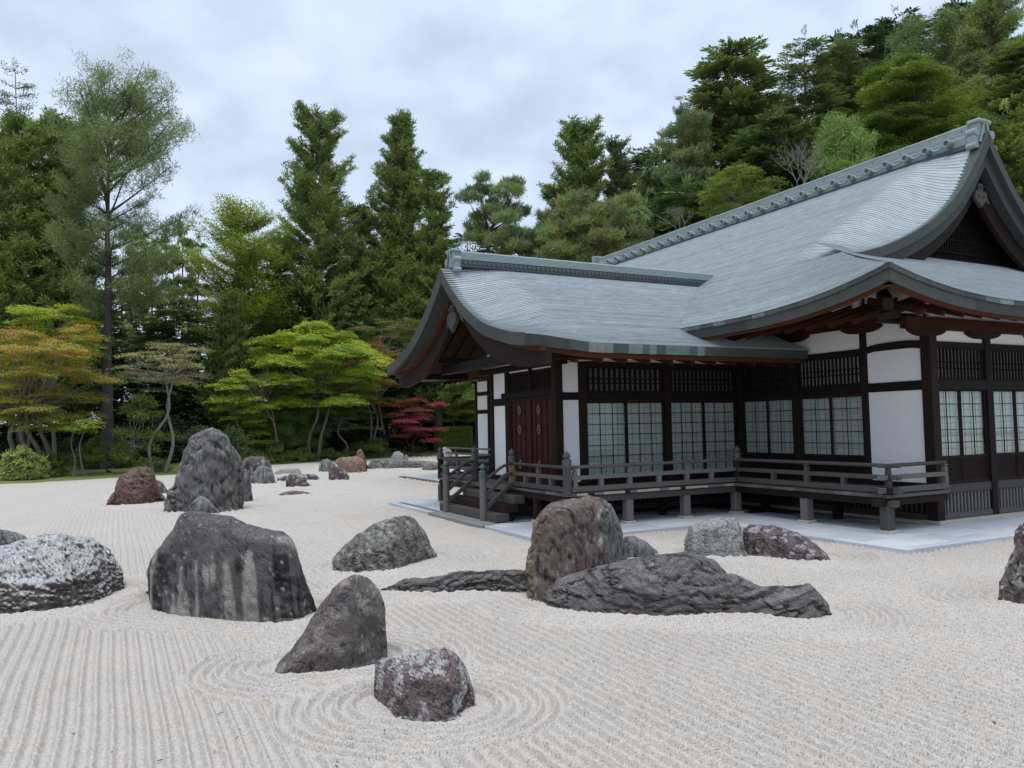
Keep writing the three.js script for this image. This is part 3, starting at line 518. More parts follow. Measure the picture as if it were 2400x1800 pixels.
const patina = [[0.14, 0.20, 0.187], [0.19, 0.24, 0.21], [0.09, 0.13, 0.122], [0.23, 0.255, 0.215], [0.07, 0.09, 0.086], [0.13, 0.18, 0.172]].map((c) => new THREE.MeshStandardMaterial({ color: new THREE.Color().setRGB(...c), map: copperTex, roughness: 0.6, metalness: 0.1 }));
const verdigris = new THREE.MeshStandardMaterial({ color: new THREE.Color().setRGB(0.25, 0.305, 0.295), map: copperTex, roughness: 0.6, metalness: 0.1 });
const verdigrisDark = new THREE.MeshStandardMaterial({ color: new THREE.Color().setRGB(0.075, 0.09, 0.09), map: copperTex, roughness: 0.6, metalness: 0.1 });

// lapped courses: each course is a strip whose lower edge stands proud of the one below
function courses(fn, d0, d1, step, ts, lip) {
  const pos = [], uv = [], idx = [], n = ts.length, rows = Math.round((d1 - d0) / step), q = [0, 0, 0];
  const put = (d, t, up) => { const p = fn(d, t), i = pos.length / 3; pos.push(p[0], p[1] + up, p[2]); uv.push(p[3], d); return i; };
  const strip = (a, flip) => { for (let k = 0; k < n - 1; k++) { const i = a + 2 * k; if (flip) idx.push(i, i + 2, i + 1, i + 2, i + 3, i + 1); else idx.push(i, i + 1, i + 2, i + 2, i + 1, i + 3); } };
  for (let r = 0; r < rows; r++) {
    const a = d0 + (d1 - d0) * r / rows, b = d0 + (d1 - d0) * (r + 1) / rows, l = lip * (0.85 + 0.3 * rnd());
    let s = pos.length / 3; for (const t of ts) { put(a, t, 0); put(a, t, l); } strip(s);
    s = pos.length / 3; for (const t of ts) { put(a, t, l); put(b, t, 0.001); } strip(s);
  }
  return geoFrom(pos, idx, uv);
}
function sheet(fn, us, vs) { const pos = [], uv = [], idx = []; for (const v of vs) for (const u of us) { const p = fn(u, v); pos.push(p[0], p[1], p[2]); uv.push(p[0] + p[2], p[1] + v); } const n = us.length; for (let j = 0; j < vs.length - 1; j++) for (let i = 0; i < n - 1; i++) { const a = j * n + i; idx.push(a, a + 1, a + n, a + 1, a + n + 1, a + n); } return geoFrom(pos, idx, uv); }
const range = (a, b, n) => Array.from({ length: n + 1 }, (_, i) => a + (b - a) * i / n);
// a solid ribbon: path(t) gives the top outer edge and the inward direction; hung down by h, thick in
function ribbon(path, t0, t1, seg, h, thick, lean = 0) {
  const pos = [], uv = [], idx = [];
  for (let i = 0; i <= seg; i++) { const t = lerp(t0, t1, i / seg), [p, inn] = path(t); const P = (k, y) => V(p.x + inn.x * k, p.y - y, p.z + inn.z * k);
    for (const [q, v] of [[P(0, 0), 0], [P(lean, h), h], [P(thick, h), h + thick], [P(thick, 0), h * 2 + thick]]) { pos.push(q.x, q.y, q.z); uv.push(t * 4 + rnd() * 0.001, v); } }
  for (let i = 0; i < seg; i++) for (let k = 0; k < 4; k++) { const a = 4 * i + k, b = 4 * i + (k + 1) % 4; idx.push(a, b, a + 4, b, b + 4, a + 4); }
  const e = 4 * seg; idx.push(0, 2, 1, 0, 3, 2, e, e + 1, e + 2, e, e + 2, e + 3);
  const g = geoFrom(pos, idx, uv).toNonIndexed(); g.computeVertexNormals(); return g;
}

// --- main roof: ridge along z at x = 20, hipped skirt with a gable above it at either end (ends mirrored about z = -21)
const RX = 20, RC = -21, EX = 11.6, EZ = -8.66, VZ = -11.9, HD = 2.8, HE = 3.24;
const baseY = (d) => 4.36 + 0.5 * d + 0.0125 * d * d;
const cornerLift = (s) => 0.47 * Math.pow(Math.max(0, 1 - s / 4.2), 2.5);
const VERGE = [[2.6, 5.745], [2.8, 5.86], [3.4, 5.95], [4.5, 6.27], [5.7, 6.80], [6.6, 7.38], [7.25, 7.97], [7.9, 8.78], [8.4, 9.5]];
function spline(pts, x) { let i = 0; while (i < pts.length - 2 && x > pts[i + 1][0]) i++; const p = (k) => pts[clamp(k, 0, pts.length - 1)], [x0, y0] = p(i), [x1, y1] = p(i + 1), h = x1 - x0, t = clamp((x - x0) / h, 0, 1); const m0 = (y1 - p(i - 1)[1]) / (x1 - p(i - 1)[0] || 1) * h, m1 = (p(i + 2)[1] - y0) / (p(i + 2)[0] - x0 || 1) * h; const t2 = t * t, t3 = t2 * t; return (2 * t3 - 3 * t2 + 1) * y0 + (t3 - 2 * t2 + t) * m0 + (-2 * t3 + 3 * t2) * y1 + (t3 - t2) * m1; }
const endZ = (d) => d < HD ? lerp(EZ, VZ, d / HD) : VZ;
function mainY(d, z) {
  const s = Math.min(EZ - z, z - (2 * RC - EZ)), e = Math.min(endZ(d) - z, z - (2 * RC - endZ(d)));
  let y = baseY(d) + cornerLift(Math.max(0, s - d)) * Math.max(0, 1 - d / 3.2);
  if (d > 2.6) y += (spline(VERGE, d) - baseY(d)) * (1 - smoothstep(e, 0, 2.0)) * smoothstep(d, 2.6, 3.0);
  return y;
}
const sEnds = [...range(0, 1, 44)].map((t) => Math.pow(t, 1.9));
const mainFn = (flip) => (d, t) => { const z0 = endZ(d), z1 = 2 * RC - z0, z = lerp(z0, z1, t), x = flip ? 2 * RX - (EX + d) : EX + d; return [x, mainY(d, z), z, z]; };
const half = sEnds.map((t) => t * 0.5), mainTs = [...half, ...half.slice(0, -1).reverse().map((t) => 1 - t)];
const mainRoof = part('main_roof', courses(mainFn(false), 0, 8.4, 0.082, mainTs, 0.021), copper, hall);
part('roof_slope', courses(mainFn(true), 0, 8.4, 0.3, mainTs.filter((_, i) => i % 2 === 0), 0.02), copper, mainRoof);
const skirtFn = (far) => (e, t) => { const dd = e * HD / HE, x0 = EX + Math.min(dd, HD + 0.35), x1 = 2 * RX - x0, x = lerp(x0, x1, t), z = EZ - e, s = Math.min(x - EX, 2 * RX - EX - x); return [x, baseY(dd) + cornerLift(Math.max(0, s - dd)) * Math.max(0, 1 - dd / 3.2), far ? 2 * RC - z : z, x]; };
for (const far of [false, true]) part('roof_skirt', courses(skirtFn(far), 0, 4.35, far ? 0.3 : 0.082, mainTs.filter((_, i) => !far || i % 3 === 0), 0.02), copper, mainRoof);

// soffits: shallower boarded undersides
const soffitMat = M.brown;
part('soffit', sheet((u, v) => { const x = lerp(EX + 0.12, 14.9, v), z0 = lerp(EZ - 0.12, -10.6, v), z = lerp(z0, 2 * RC - z0, u); return [x, 4.10 + 0.30 * (x - EX) + cornerLift(Math.max(0, Math.min(EZ - z, z - 2 * RC + EZ) - (x - EX))) * (1 - v) * 0.9, z]; }, mainTs, range(0, 1, 6)), soffitMat, mainRoof);
part('soffit', sheet((u, v) => { const z = lerp(EZ - 0.12, -10.6, v), x0 = lerp(EX + 0.12, 14.9, v), x = lerp(x0, 2 * RX - x0, u); return [x, 4.14 + 0.42 * (EZ - z) + cornerLift(Math.max(0, Math.min(x - EX, 2 * RX - EX - x) - (EZ - z))) * (1 - v) * 0.9, z]; }, mainTs, range(0, 1, 6)), soffitMat, mainRoof);

// eave edges: a thin streaked upper band over a deep dark lower band
const eaveM = (t) => [V(EX, mainY(0, EZ - t) + 0.012, EZ - t), V(1, 0, 0)];
const eaveR = (t) => { const f = skirtFn(false), L = 2 * (RX - EX), p = f(0, t / L); return [V(p[0], p[1] + 0.012, p[2]), V(0, 0, -1)]; };
const lowM = (t) => [V(EX + 0.03, mainY(0, EZ - t) - 0.085, EZ - t), V(1, 0, 0)], lowR = (t) => { const [p] = eaveR(t); return [V(p.x, p.y - 0.097, p.z - 0.03), V(0, 0, -1)]; };
function plates(path, t0, t1, len, h, thick, mats, parent, lean) { for (let t = t0; t < t1 - 0.01;) { const e = Math.min(t1, t + len * rr(0.8, 1.25)); part('eave_plate', ribbon(path, t + 0.002, e - 0.002, Math.max(2, Math.ceil((e - t) / 0.3)), h, thick, lean), pick(mats), parent); t = e; } }
const mixEdge = [patina[0], patina[5], copperEdge[2], patina[2], copperEdge[0]];
plates(eaveM, 0.0, 2.0, 0.9, 0.095, 0.1, copperEdge, mainRoof, 0.0); plates(eaveM, 2.0, 6.0, 0.42, 0.095, 0.1, mixEdge, mainRoof, 0.0);
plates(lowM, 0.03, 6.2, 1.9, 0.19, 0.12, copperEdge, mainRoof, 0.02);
plates(eaveR, 0.0, 2.6, 0.9, 0.095, 0.1, copperEdge, mainRoof, 0.0); plates(eaveR, 2.6, 16.8, 0.38, 0.095, 0.1, [...mixEdge, patina[1]], mainRoof, 0.0);
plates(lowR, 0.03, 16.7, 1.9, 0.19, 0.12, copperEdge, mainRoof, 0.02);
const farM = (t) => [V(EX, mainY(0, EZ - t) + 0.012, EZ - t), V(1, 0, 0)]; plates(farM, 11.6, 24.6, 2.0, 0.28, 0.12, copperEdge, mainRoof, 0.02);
part('eave_board', ribbon((t) => [V(EX + 0.1, mainY(0, EZ - t) - 0.25, EZ - t), V(1, 0, 0)], 0.1, 6.2, 24, 0.075, 0.09), M.red, mainRoof);
part('eave_board', ribbon((t) => { const [p] = eaveR(t); return [V(p.x, p.y - 0.262, p.z - 0.1), V(0, 0, -1)]; }, 0.1, 16.7, 40, 0.075, 0.09), M.red, mainRoof);

// gable: two copper edge bands, bargeboard, pendant, slatted wall
function gableBand(name, off0, off1, z0, z1, dMin, mat, parent, seg = 30) {   // off: distance below the verge line, square to it
  const pos = [], uv = [], idx = [], pts = [];
  for (let i = 0; i <= seg; i++) { const d = lerp(dMin, 8.4, i / seg), y = spline(VERGE, d), g = (spline(VERGE, d + 0.02) - spline(VERGE, d - 0.02)) / 0.04, L = Math.hypot(1, g); pts.push([d, y, g / L, -1 / L, g]); }
  const put = (d, y, z) => { pos.push(EX + d, y, z); uv.push(d, y + z); };
  for (const [d, y, nx, ny] of pts) for (const [o, z] of [[off0, z0], [off1, z0], [off1, z1], [off0, z1]]) { let dd = d + nx * o, yy = y + ny * o; if (dd > 8.4) { yy -= (dd - 8.4) * 1.6; dd = 8.4; } put(dd, yy, z); }
  const n = pts.length; for (let i = 0; i < n - 1; i++) for (let k = 0; k < 4; k++) { const a = 4 * i + k, b = 4 * i + (k + 1) % 4; idx.push(a, b, a + 4, b, b + 4, a + 4); }
  idx.push(0, 1, 2, 0, 2, 3);
  const g = geoFrom(pos, idx, uv).toNonIndexed(); g.computeVertexNormals();
  const mir = g.clone(); const p = mir.attributes.position, nn = mir.attributes.normal; for (let i = 0; i < p.count; i++) { p.setX(i, 2 * RX - p.getX(i)); nn.setX(i, -nn.getX(i)); }
  for (let i = 0; i < p.count; i += 3) for (const at of Object.values(mir.attributes)) for (let c = 0; c < at.itemSize; c++) { const s = at.array[(i + 1) * at.itemSize + c]; at.array[(i + 1) * at.itemSize + c] = at.array[(i + 2) * at.itemSize + c]; at.array[(i + 2) * at.itemSize + c] = s; }
  part(name, g, mat, parent); part(name, mir, mat, parent);
}
const gable = group('gable', hall, 20, 6.4, -12.4);
gableBand('verge_band', -0.02, 0.20, VZ, VZ - 0.3, 2.75, copperEdge[0], gable);
gableBand('verge_band', 0.20, 0.47, VZ - 0.14, VZ - 0.4, 3.0, copperEdge[1], gable);
gableBand('bargeboard', 0.47, 0.86, VZ - 0.42, VZ - 0.54, 3.2, M.dark2, gable);
gableBand('gable_soffit', 0.1, 0.3, VZ - 0.4, -13.1, 3.0, M.dark2, gable);
{ const sh = new THREE.Shape(); sh.moveTo(16.2, 5.9); sh.lineTo(23.8, 5.9); sh.lineTo(21.6, 7.6); sh.lineTo(20, 9.1); sh.lineTo(18.4, 7.6); sh.closePath();
  const g = new THREE.ExtrudeGeometry(sh, { depth: 0.06, bevelEnabled: false }); g.translate(0, 0, -13.06); part('gable_wall', g, M.black, gable);
  for (let x = 16.9; x < 23.2; x += 0.1) { const top = 9.0 - Math.abs(x - 20) * 0.98; if (top > 6.5) partAt('gable_slat', sharedBox(0.045, Math.max(0.2, Math.round((top - 6.3) * 10) / 10), 0.04), M.dark, gable, x, 6.25 + Math.max(0.2, Math.round((top - 6.3) * 10) / 10) / 2, -12.96); }
  for (const y of [6.55, 6.9, 7.25]) part('gable_rail', box(20 - (9 - y) * 0.95, 20 + (9 - y) * 0.95, y, y + 0.04, -12.93, -12.9), M.dark, gable);
  part('gable_sill', box(16.9, 23.1, 6.2, 6.36, -12.98, -12.78), M.dark, gable);
  part('ridge_beam', box(19.85, 20.15, 8.55, 8.9, -13, -12.1), M.brown, gable);
}
function pendant(name, cx, top, s, along, at, mat, parent) {   // carved pendant under the gable peak
  const sh = new THREE.Shape(); sh.moveTo(-0.1, 0.12); sh.lineTo(0.1, 0.12); sh.lineTo(0.11, -0.12); sh.quadraticCurveTo(0.24, -0.08, 0.3, -0.2); sh.quadraticCurveTo(0.34, -0.36, 0.2, -0.44); sh.quadraticCurveTo(0.1, -0.5, 0, -0.62); sh.quadraticCurveTo(-0.1, -0.5, -0.2, -0.44); sh.quadraticCurveTo(-0.34, -0.36, -0.3, -0.2); sh.quadraticCurveTo(-0.24, -0.08, -0.11, -0.12); sh.closePath();
  for (const k of [-0.13, 0.13]) { const h = new THREE.Path(); h.absellipse(k, -0.3, 0.045, 0.06, 0, Math.PI * 2); sh.holes.push(h); }
  const wing = new THREE.Shape(); wing.moveTo(-0.62, -0.42); wing.quadraticCurveTo(-0.42, -0.12, -0.1, 0.1); wing.lineTo(0.1, 0.1); wing.quadraticCurveTo(0.42, -0.12, 0.62, -0.42); wing.quadraticCurveTo(0.36, -0.34, 0.3, -0.18); wing.lineTo(-0.3, -0.18); wing.quadraticCurveTo(-0.36, -0.34, -0.62, -0.42);
  const o = { depth: 0.07, bevelEnabled: true, bevelSize: 0.012, bevelThickness: 0.012, bevelSegments: 1, curveSegments: 8 };
  const boss = new THREE.SphereGeometry(0.07, 10, 6).translate(0, 0, 0.09);
  const gs = [[new THREE.ExtrudeGeometry(sh, o).translate(0, 0, 0.02), 'carved_drop'], [new THREE.ExtrudeGeometry(wing, { ...o, depth: 0.04 }).translate(0, 0, -0.04), 'carved_wing'], [boss, 'carved_boss']];
  for (const [g, n] of gs) { const q = grainUV(g.index ? g.toNonIndexed() : g, 1); q.scale(s, s, 1); if (along === 'z') { q.rotateY(-Math.PI / 2); q.translate(at, top, cx); } else q.translate(cx, top, at); part(n, q, mat, parent); }
}
const mp = group('gable_pendant', hall, 20, 7.9, -12.3); pendant('p', 20, 8.14, 0.82, 'x', VZ - 0.38, M.grey2, mp);

// main ridge with ring tiles
const ridge = group('main_ridge', hall, 20, 9.3, -21);
part('ridge_body', merge([box(19.72, 20.28, 9.2, 9.52, -29.85, -12.15, 0.02), box(19.77, 20.23, 9.52, 9.64, -29.85, -12.15, 0.01), box(19.82, 20.18, 9.64, 9.75, -29.85, -12.15, 0.01), box(19.87, 20.13, 9.75, 9.86, -29.85, -12.15, 0.03)]), verdigris, ridge);
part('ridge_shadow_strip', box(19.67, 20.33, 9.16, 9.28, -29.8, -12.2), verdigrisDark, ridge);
{ const ring = new THREE.TorusGeometry(0.085, 0.022, 6, 16).rotateY(Math.PI / 2), disc = new THREE.CylinderGeometry(0.085, 0.085, 0.05, 16).rotateZ(Math.PI / 2), tube = new THREE.CylinderGeometry(0.1, 0.1, 0.3, 16, 1, true).rotateZ(Math.PI / 2);
  const sag = new THREE.TorusGeometry(0.26, 0.03, 6, 12, 1.5).rotateZ(-Math.PI / 2 - 0.75).rotateY(Math.PI / 2);
  const n = 28; for (let i = 0; i < n; i++) { const z = -12.75 - i * 0.61; const t = partAt('ridge_ring_tile', tube, verdigris, ridge, 19.68, 9.42, z); partAt('tile_rim', ring, verdigris, t, 19.53, 9.42, z); partAt('tile_disc', disc, verdigrisDark, t, 19.56, 9.42, z); partAt('ridge_hanging_tile', sag, verdigris, ridge, 19.62, 9.60, z - 0.305); }
  for (let z = -12.5; z > -29.8; z -= 0.9) partAt('ridge_tile_joint', sharedBox(0.008, 0.22, 0.012, 0.002), verdigrisDark, ridge, 19.815, 9.63, z);
}
function ornament(parent, axis, c, y, s, end) {   // copper end piece: block with a braced front, side scrolls
  const put = (name, g, m) => { const q = g.index ? g.toNonIndexed() : g; q.scale(s, s, s); if (axis === 'x') q.rotateY(-Math.PI / 2); q.translate(...c); part(name, q, m, parent); };
  // local: front faces +z (or -x when turned), base at y = 0
  put('ornament_block', chamfer(0.56, 0.62, 0.3, 0.03).translate(0, 0.31, -0.1), verdigris);
  put('ornament_cap', chamfer(0.66, 0.14, 0.42, 0.05).translate(0, 0.66, -0.1), verdigris);
  for (const k of [-1, 1]) {
    const g = chamfer(0.06, 0.72, 0.06, 0.01); g.rotateZ(k * 0.33); g.translate(k * 0.15, 0.32, 0.08); put('ornament_brace', g, verdigris);
    put('ornament_scroll', new THREE.CylinderGeometry(0.13, 0.13, 0.3, 12).rotateX(Math.PI / 2).translate(k * 0.36, 0.3, -0.08), verdigris);
    put('ornament_scroll', chamfer(0.2, 0.3, 0.28, 0.05).translate(k * 0.38, 0.06, -0.08), verdigris);
    put('ornament_scroll', new THREE.CylinderGeometry(0.1, 0.1, 0.3, 12).rotateX(Math.PI / 2).translate(k * 0.44, -0.12, -0.06), verdigris);
    put('ornament_horn', new THREE.ConeGeometry(0.06, 0.16, 8).translate(k * 0.12, 0.78, 0.0), verdigrisDark);
  }
}
ornament(ridge, 'z', [20, 9.26, -12.06], 0, 0.86); 
{ const g = group('ridge_end', hall, 20, 9.3, -29.9); part('ornament_block', box(19.65, 20.35, 9.1, 9.95, -30.1, -29.85, 0.03), verdigris, g); }

// --- wing roof: ridge along x at z = -17.2, gable end to the left
const WZ = -17.2, WE = 4.2, WX = 6.95;
const wbase = (d) => 3.83 + 0.42 * d + 0.0305 * d * d;
const WVERGE = [[0, 3.96], [0.5, 4.03], [0.95, 4.13], [1.6, 4.30], [2.1, 4.49], [2.8, 4.86], [3.4, 5.28], [3.85, 5.66], [4.2, 6.0]];
function wingY(d, x) { const e = x - WX; return wbase(d) + (spline(WVERGE, d) - wbase(d)) * (1 - smoothstep(e, 0, 1.75)) ; }
const wingTs = [...range(0, 1, 26).map((t) => t * t * 0.3), ...range(0.3, 1, 14).slice(1)];
const wingFn = (k) => (d, t) => { const x = lerp(WX, 15.6, t), z = WZ + k * (WE - d); return [x, wingY(d, x), z, x]; };
const wingRoof = part('wing_roof', courses(wingFn(1), 0, WE, 0.072, wingTs, 0.021), copper, hall);
part('roof_slope', courses(wingFn(-1), 0, WE, 0.3, wingTs.filter((_, i) => i % 2 === 0), 0.02), copper, wingRoof);
for (const k of [1, -1]) part('soffit', sheet((u, v) => { const d = lerp(0.1, WE, v), x = lerp(WX + 0.1, 14.4, u); const low = Math.min(wingY(d, x) - 0.24, 9); return [x, low - 0.04 * v, WZ + k * (WE - d)]; }, wingTs, range(0, 1, 10)), M.brown, wingRoof);
const eaveW = (t) => [V(t, wingY(0, t) + 0.012, WZ + WE), V(0, 0, -1)];
plates(eaveW, WX, 7.95, 0.5, 0.225, 0.12, [copperEdge[1], copperEdge[0]], wingRoof, 0.02);
plates(eaveW, 7.95, 11.35, 0.19, 0.205, 0.12, patina, wingRoof, 0.02);
plates(eaveW, 11.35, 14.42, 1.2, 0.205, 0.12, copperEdge, wingRoof, 0.02);
plates((t) => [V(t, wingY(0, t) + 0.012, WZ - WE), V(0, 0, 1)], WX, 14.4, 1.5, 0.22, 0.12, copperEdge, wingRoof, 0.02);
part('eave_board', ribbon((t) => [V(t, wingY(0, t) - 0.2, WZ + WE - 0.1), V(0, 0, -1)], 7.35, 14.4, 24, 0.09, 0.1), M.red, wingRoof);
// gable end of the wing
const wingGable = group('wing_gable', hall, 7.2, 4.5, WZ);
function wBand(name, off0, off1, x0, x1, d0, mat, tail = 0) {
  for (const k of [1, -1]) {
    const pos = [], uv = [], idx = [], seg = 26;
    for (let i = 0; i <= seg; i++) { const d = lerp(d0, WE, i / seg), y = spline(WVERGE, d), g = (spline(WVERGE, d + 0.02) - spline(WVERGE, d - 0.02)) / 0.04, L = Math.hypot(1, g), f = 1 + tail * Math.sin(Math.PI * i / seg);
      for (const [o, x] of [[off0, x0], [off1 * f, x0], [off1 * f, x1], [off0, x1]]) { let dd = d + g / L * o, yy = y - o / L; if (dd > WE) { yy -= (dd - WE) * 1.1; dd = WE; } pos.push(x, yy, WZ + k * (WE - dd)); uv.push(d, yy + x); } }
    for (let i = 0; i < seg; i++) for (let q = 0; q < 4; q++) { const a = 4 * i + q, b = 4 * i + (q + 1) % 4; if (k < 0) idx.push(a, b, a + 4, b, b + 4, a + 4); else idx.push(a, a + 4, b, b, a + 4, b + 4); }
    if (k < 0) idx.push(0, 2, 1, 0, 3, 2); else idx.push(0, 1, 2, 0, 2, 3);
    const g = geoFrom(pos, idx, uv).toNonIndexed(); g.computeVertexNormals(); part(name, g, mat, wingGable);
  }
}
for (const [a, b, m] of [[0, 1.15, 0], [1.15, 2.1, 1], [2.1, 4.2, 0]]) wBand2(a, b, copperEdge[m]);
function wBand2(d0, d1, mat) {
  for (const k of [1, -1]) {
    const pos = [], uv = [], idx = [], seg = 12;
    for (let i = 0; i <= seg; i++) { const d = lerp(d0 + 0.004, d1 - 0.001, i / seg), y = spline(WVERGE, d) + 0.015, g = (spline(WVERGE, d + 0.02) - spline(WVERGE, d - 0.02)) / 0.04, L = Math.hypot(1, g);
      for (const [o, x] of [[0, WX - 0.02], [0.25, WX], [0.25, WX + 0.35], [0, WX + 0.35]]) { let dd = d + g / L * o, yy = y - o / L; if (dd > WE) { yy -= (dd - WE) * 1.1; dd = WE; } pos.push(x, yy, WZ + k * (WE - dd)); uv.push(d, yy + x); } }
    for (let i = 0; i < seg; i++) for (let q = 0; q < 4; q++) { const a = 4 * i + q, b = 4 * i + (q + 1) % 4; if (k < 0) idx.push(a, b, a + 4, b, b + 4, a + 4); else idx.push(a, a + 4, b, b, a + 4, b + 4); }
    const e = 4 * seg; if (k < 0) idx.push(0, 2, 1, 0, 3, 2, e, e + 1, e + 2, e, e + 2, e + 3); else idx.push(0, 1, 2, 0, 2, 3, e, e + 2, e + 1, e, e + 3, e + 2);
    const g = geoFrom(pos, idx, uv).toNonIndexed(); g.computeVertexNormals(); part('verge_plate', g, mat, wingGable);
  }
}
wBand('bargeboard', 0.26, 0.58, 7.34, 7.46, -0.12, M.dark2, 0.35); wBand('bargeboard_trim', 0.24, 0.33, 7.3, 7.35, -0.1, M.red);
const wpd = group('gable_pendant', hall, 7.3, 4.7, WZ); pendant('p', WZ, 5.02, 0.86, 'z', 7.3, M.grey2, wpd);
{
  // gable infill over the porch, purlins and rafters under the overhang
  const sh = new THREE.Shape(); sh.moveTo(-19.6, 3.75); sh.lineTo(-14.9, 3.75); sh.lineTo(-14.9, 4.0); sh.lineTo(-17.2, 5.5); sh.lineTo(-19.6, 4.0); sh.closePath();
  const g = new THREE.ExtrudeGeometry(sh, { depth: 0.05, bevelEnabled: false }); g.rotateY(-Math.PI / 2); g.translate(9.2, 0, 0); part('gable_plaster', g, M.plaster, wingGable);
  for (const [z, y] of [[-13.75, 3.56], [-15.42, 3.86], [-17.2, 5.12], [-19.0, 3.86], [-20.65, 3.56]]) part('purlin', box(7.46, 9.12, y, y + 0.17, z - 0.08, z + 0.08, 0.01), M.dark2, wingGable);
  part('tie_beam', box(7.9, 8.1, 3.62, 3.86, -19.6, -14.6, 0.015), M.dark, wingGable);
  for (const k of [1, -1]) for (const x of [7.6, 8.05, 8.5, 8.95]) { const P = (d) => V(x, wingY(d, x) - 0.30, WZ + k * (WE - d)); for (let i = 0; i < 3; i++) { const a = [0.25, 1.5, 2.8, 4.1]; part('rafter', bar(P(a[i]), P(a[i + 1] + 0.05), 0.075, 0.09), M.brown, wingGable); } }
}
// wing ridge: stacked copper bands over a row of scalloped tiles
const wr = group('wing_ridge', hall, 11, 6.1, WZ);
{ const bands = []; for (let i = 0; i < 6; i++) { const w = 0.2 - i * 0.013, y = 6.215 + i * 0.034; bands.push(box(7.35, 15.45, y, y + 0.031, WZ - w, WZ + w, 0.008)); } const cap = new THREE.CylinderGeometry(0.1, 0.1, 8.1, 12).rotateZ(Math.PI / 2); cap.scale(1, 0.6, 1); cap.translate(11.4, 6.405, WZ); bands.push(grainUV(cap.toNonIndexed(), 0)); part('ridge_body', merge(bands), verdigris, wr);
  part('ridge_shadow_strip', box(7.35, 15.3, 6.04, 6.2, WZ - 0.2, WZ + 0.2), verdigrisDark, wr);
  const sc = []; for (let x = 7.5; x < 15.2; x += 0.125) { const d = new THREE.CylinderGeometry(0.056, 0.056, 0.03, 10, 1, false, 0, Math.PI * 2).rotateX(Math.PI / 2); sc.push(d.translate(x, 6.15, WZ + 0.21)); } part('scallop_tiles', merge(sc), verdigrisDark, wr, 'stuff'); }
ornament(wr, 'x', [7.22, 6.02, WZ], 0, 0.62);
// ---------------------------------------------------------------- veranda, railings, steps
const deck = group('veranda', hall, 11, 0.8, -13.7);
function deckBoards(along, a0, a1, b0, b1, step) { for (let a = a0; a < a1 - 0.02; a += step) { const e = Math.min(a + step, a1), m = pick([M.grey, M.grey2, M.grey, M.grey3]), y = 0.805 + rr(-0.003, 0.003); part('deck_board', along === 'x' ? box(a + 0.003, e - 0.003, 0.745, y, b0, b1 + rr(-0.004, 0.004), 0.006) : box(b0 + rr(-0.004, 0.004), b1, 0.745, y, a + 0.003, e - 0.003, 0.006), m, deck); } }
deckBoards('x', 8.9, 12.6, -15.36, -13.66, 0.2); deckBoards('z', -15.3, -9.68, 12.62, 14.43, 0.2); deckBoards('z', -20.72, -13.68, 8.19, 9.05, 0.22);
deckBoards('x', 8.9, 14.4, -20.74, -19.1, 0.3); deckBoards('z', -31.5, -20.76, 12.62, 14.43, 0.4);
for (let x = 8.42; x < 12.6;) { const e = x + rr(0.1, 0.34); part('deck_edge_piece', box(x + 0.002, e - 0.002, 0.75, 0.802, -13.664, -13.652, 0.003), x < 11.4 ? pick([M.lichen, M.lichen, M.grey3, M.dark2]) : pick([M.grey3, M.grey2, M.lichen]), deck); x = e; }
function sill(g, m = M.grey2) { part('deck_beam', g, m, deck); }
sill(box(8.3, 12.75, 0.6, 0.735, -13.86, -13.72, 0.01)); sill(box(12.72, 12.86, 0.6, 0.735, -13.72, -9.72, 0.01), M.dark2); sill(box(12.4, 14.45, 0.6, 0.735, -9.86, -9.74, 0.01), M.dark2); sill(box(8.22, 8.36, 0.6, 0.735, -20.7, -13.74, 0.01), M.dark2); sill(box(8.3, 12.75, 0.6, 0.735, -20.66, -20.52, 0.01)); sill(box(12.72, 12.86, 0.6, 0.735, -31.4, -20.66, 0.01));
function leg(x, z, w = 0.175, m = M.grey3) { part('deck_leg', box(x - w / 2, x + w / 2, 0.15, 0.6, z - w / 2, z + w / 2, 0.012), m, deck); part('leg_stone', box(x - w * 0.72, x + w * 0.72, 0.08, 0.152, z - w * 0.72, z + w * 0.72, 0.012), M.tan, deck); }
for (const x of [9.77, 11.31]) leg(x, -13.79); leg(12.79, -13.79, 0.18); leg(12.79, -11.73, 0.19); leg(12.74, -9.8, 0.19, M.grey2); leg(8.29, -13.82, 0.18, M.dark2); leg(8.29, -15.1, 0.15, M.dark2); leg(8.27, -20.64, 0.17, M.grey2); leg(8.29, -18.9, 0.15, M.dark2); leg(10.4, -20.6, 0.17); leg(12.79, -20.6, 0.17); for (const z of [-22.6, -24.6, -26.6, -28.6]) leg(12.79, z, 0.17);
for (const [x, z] of [[13.7, -11.73], [11.3, -14.6], [13.7, -13.79]]) part('deck_leg', box(x - 0.08, x + 0.08, 0.1, 0.72, z - 0.08, z + 0.08), M.dark, deck);
part('beam_end', box(12.66, 12.82, 0.58, 0.70, -9.74, -9.58, 0.012), M.grey2, deck);

const rail = group('veranda_railing', hall, 11, 1.1, -13.7);
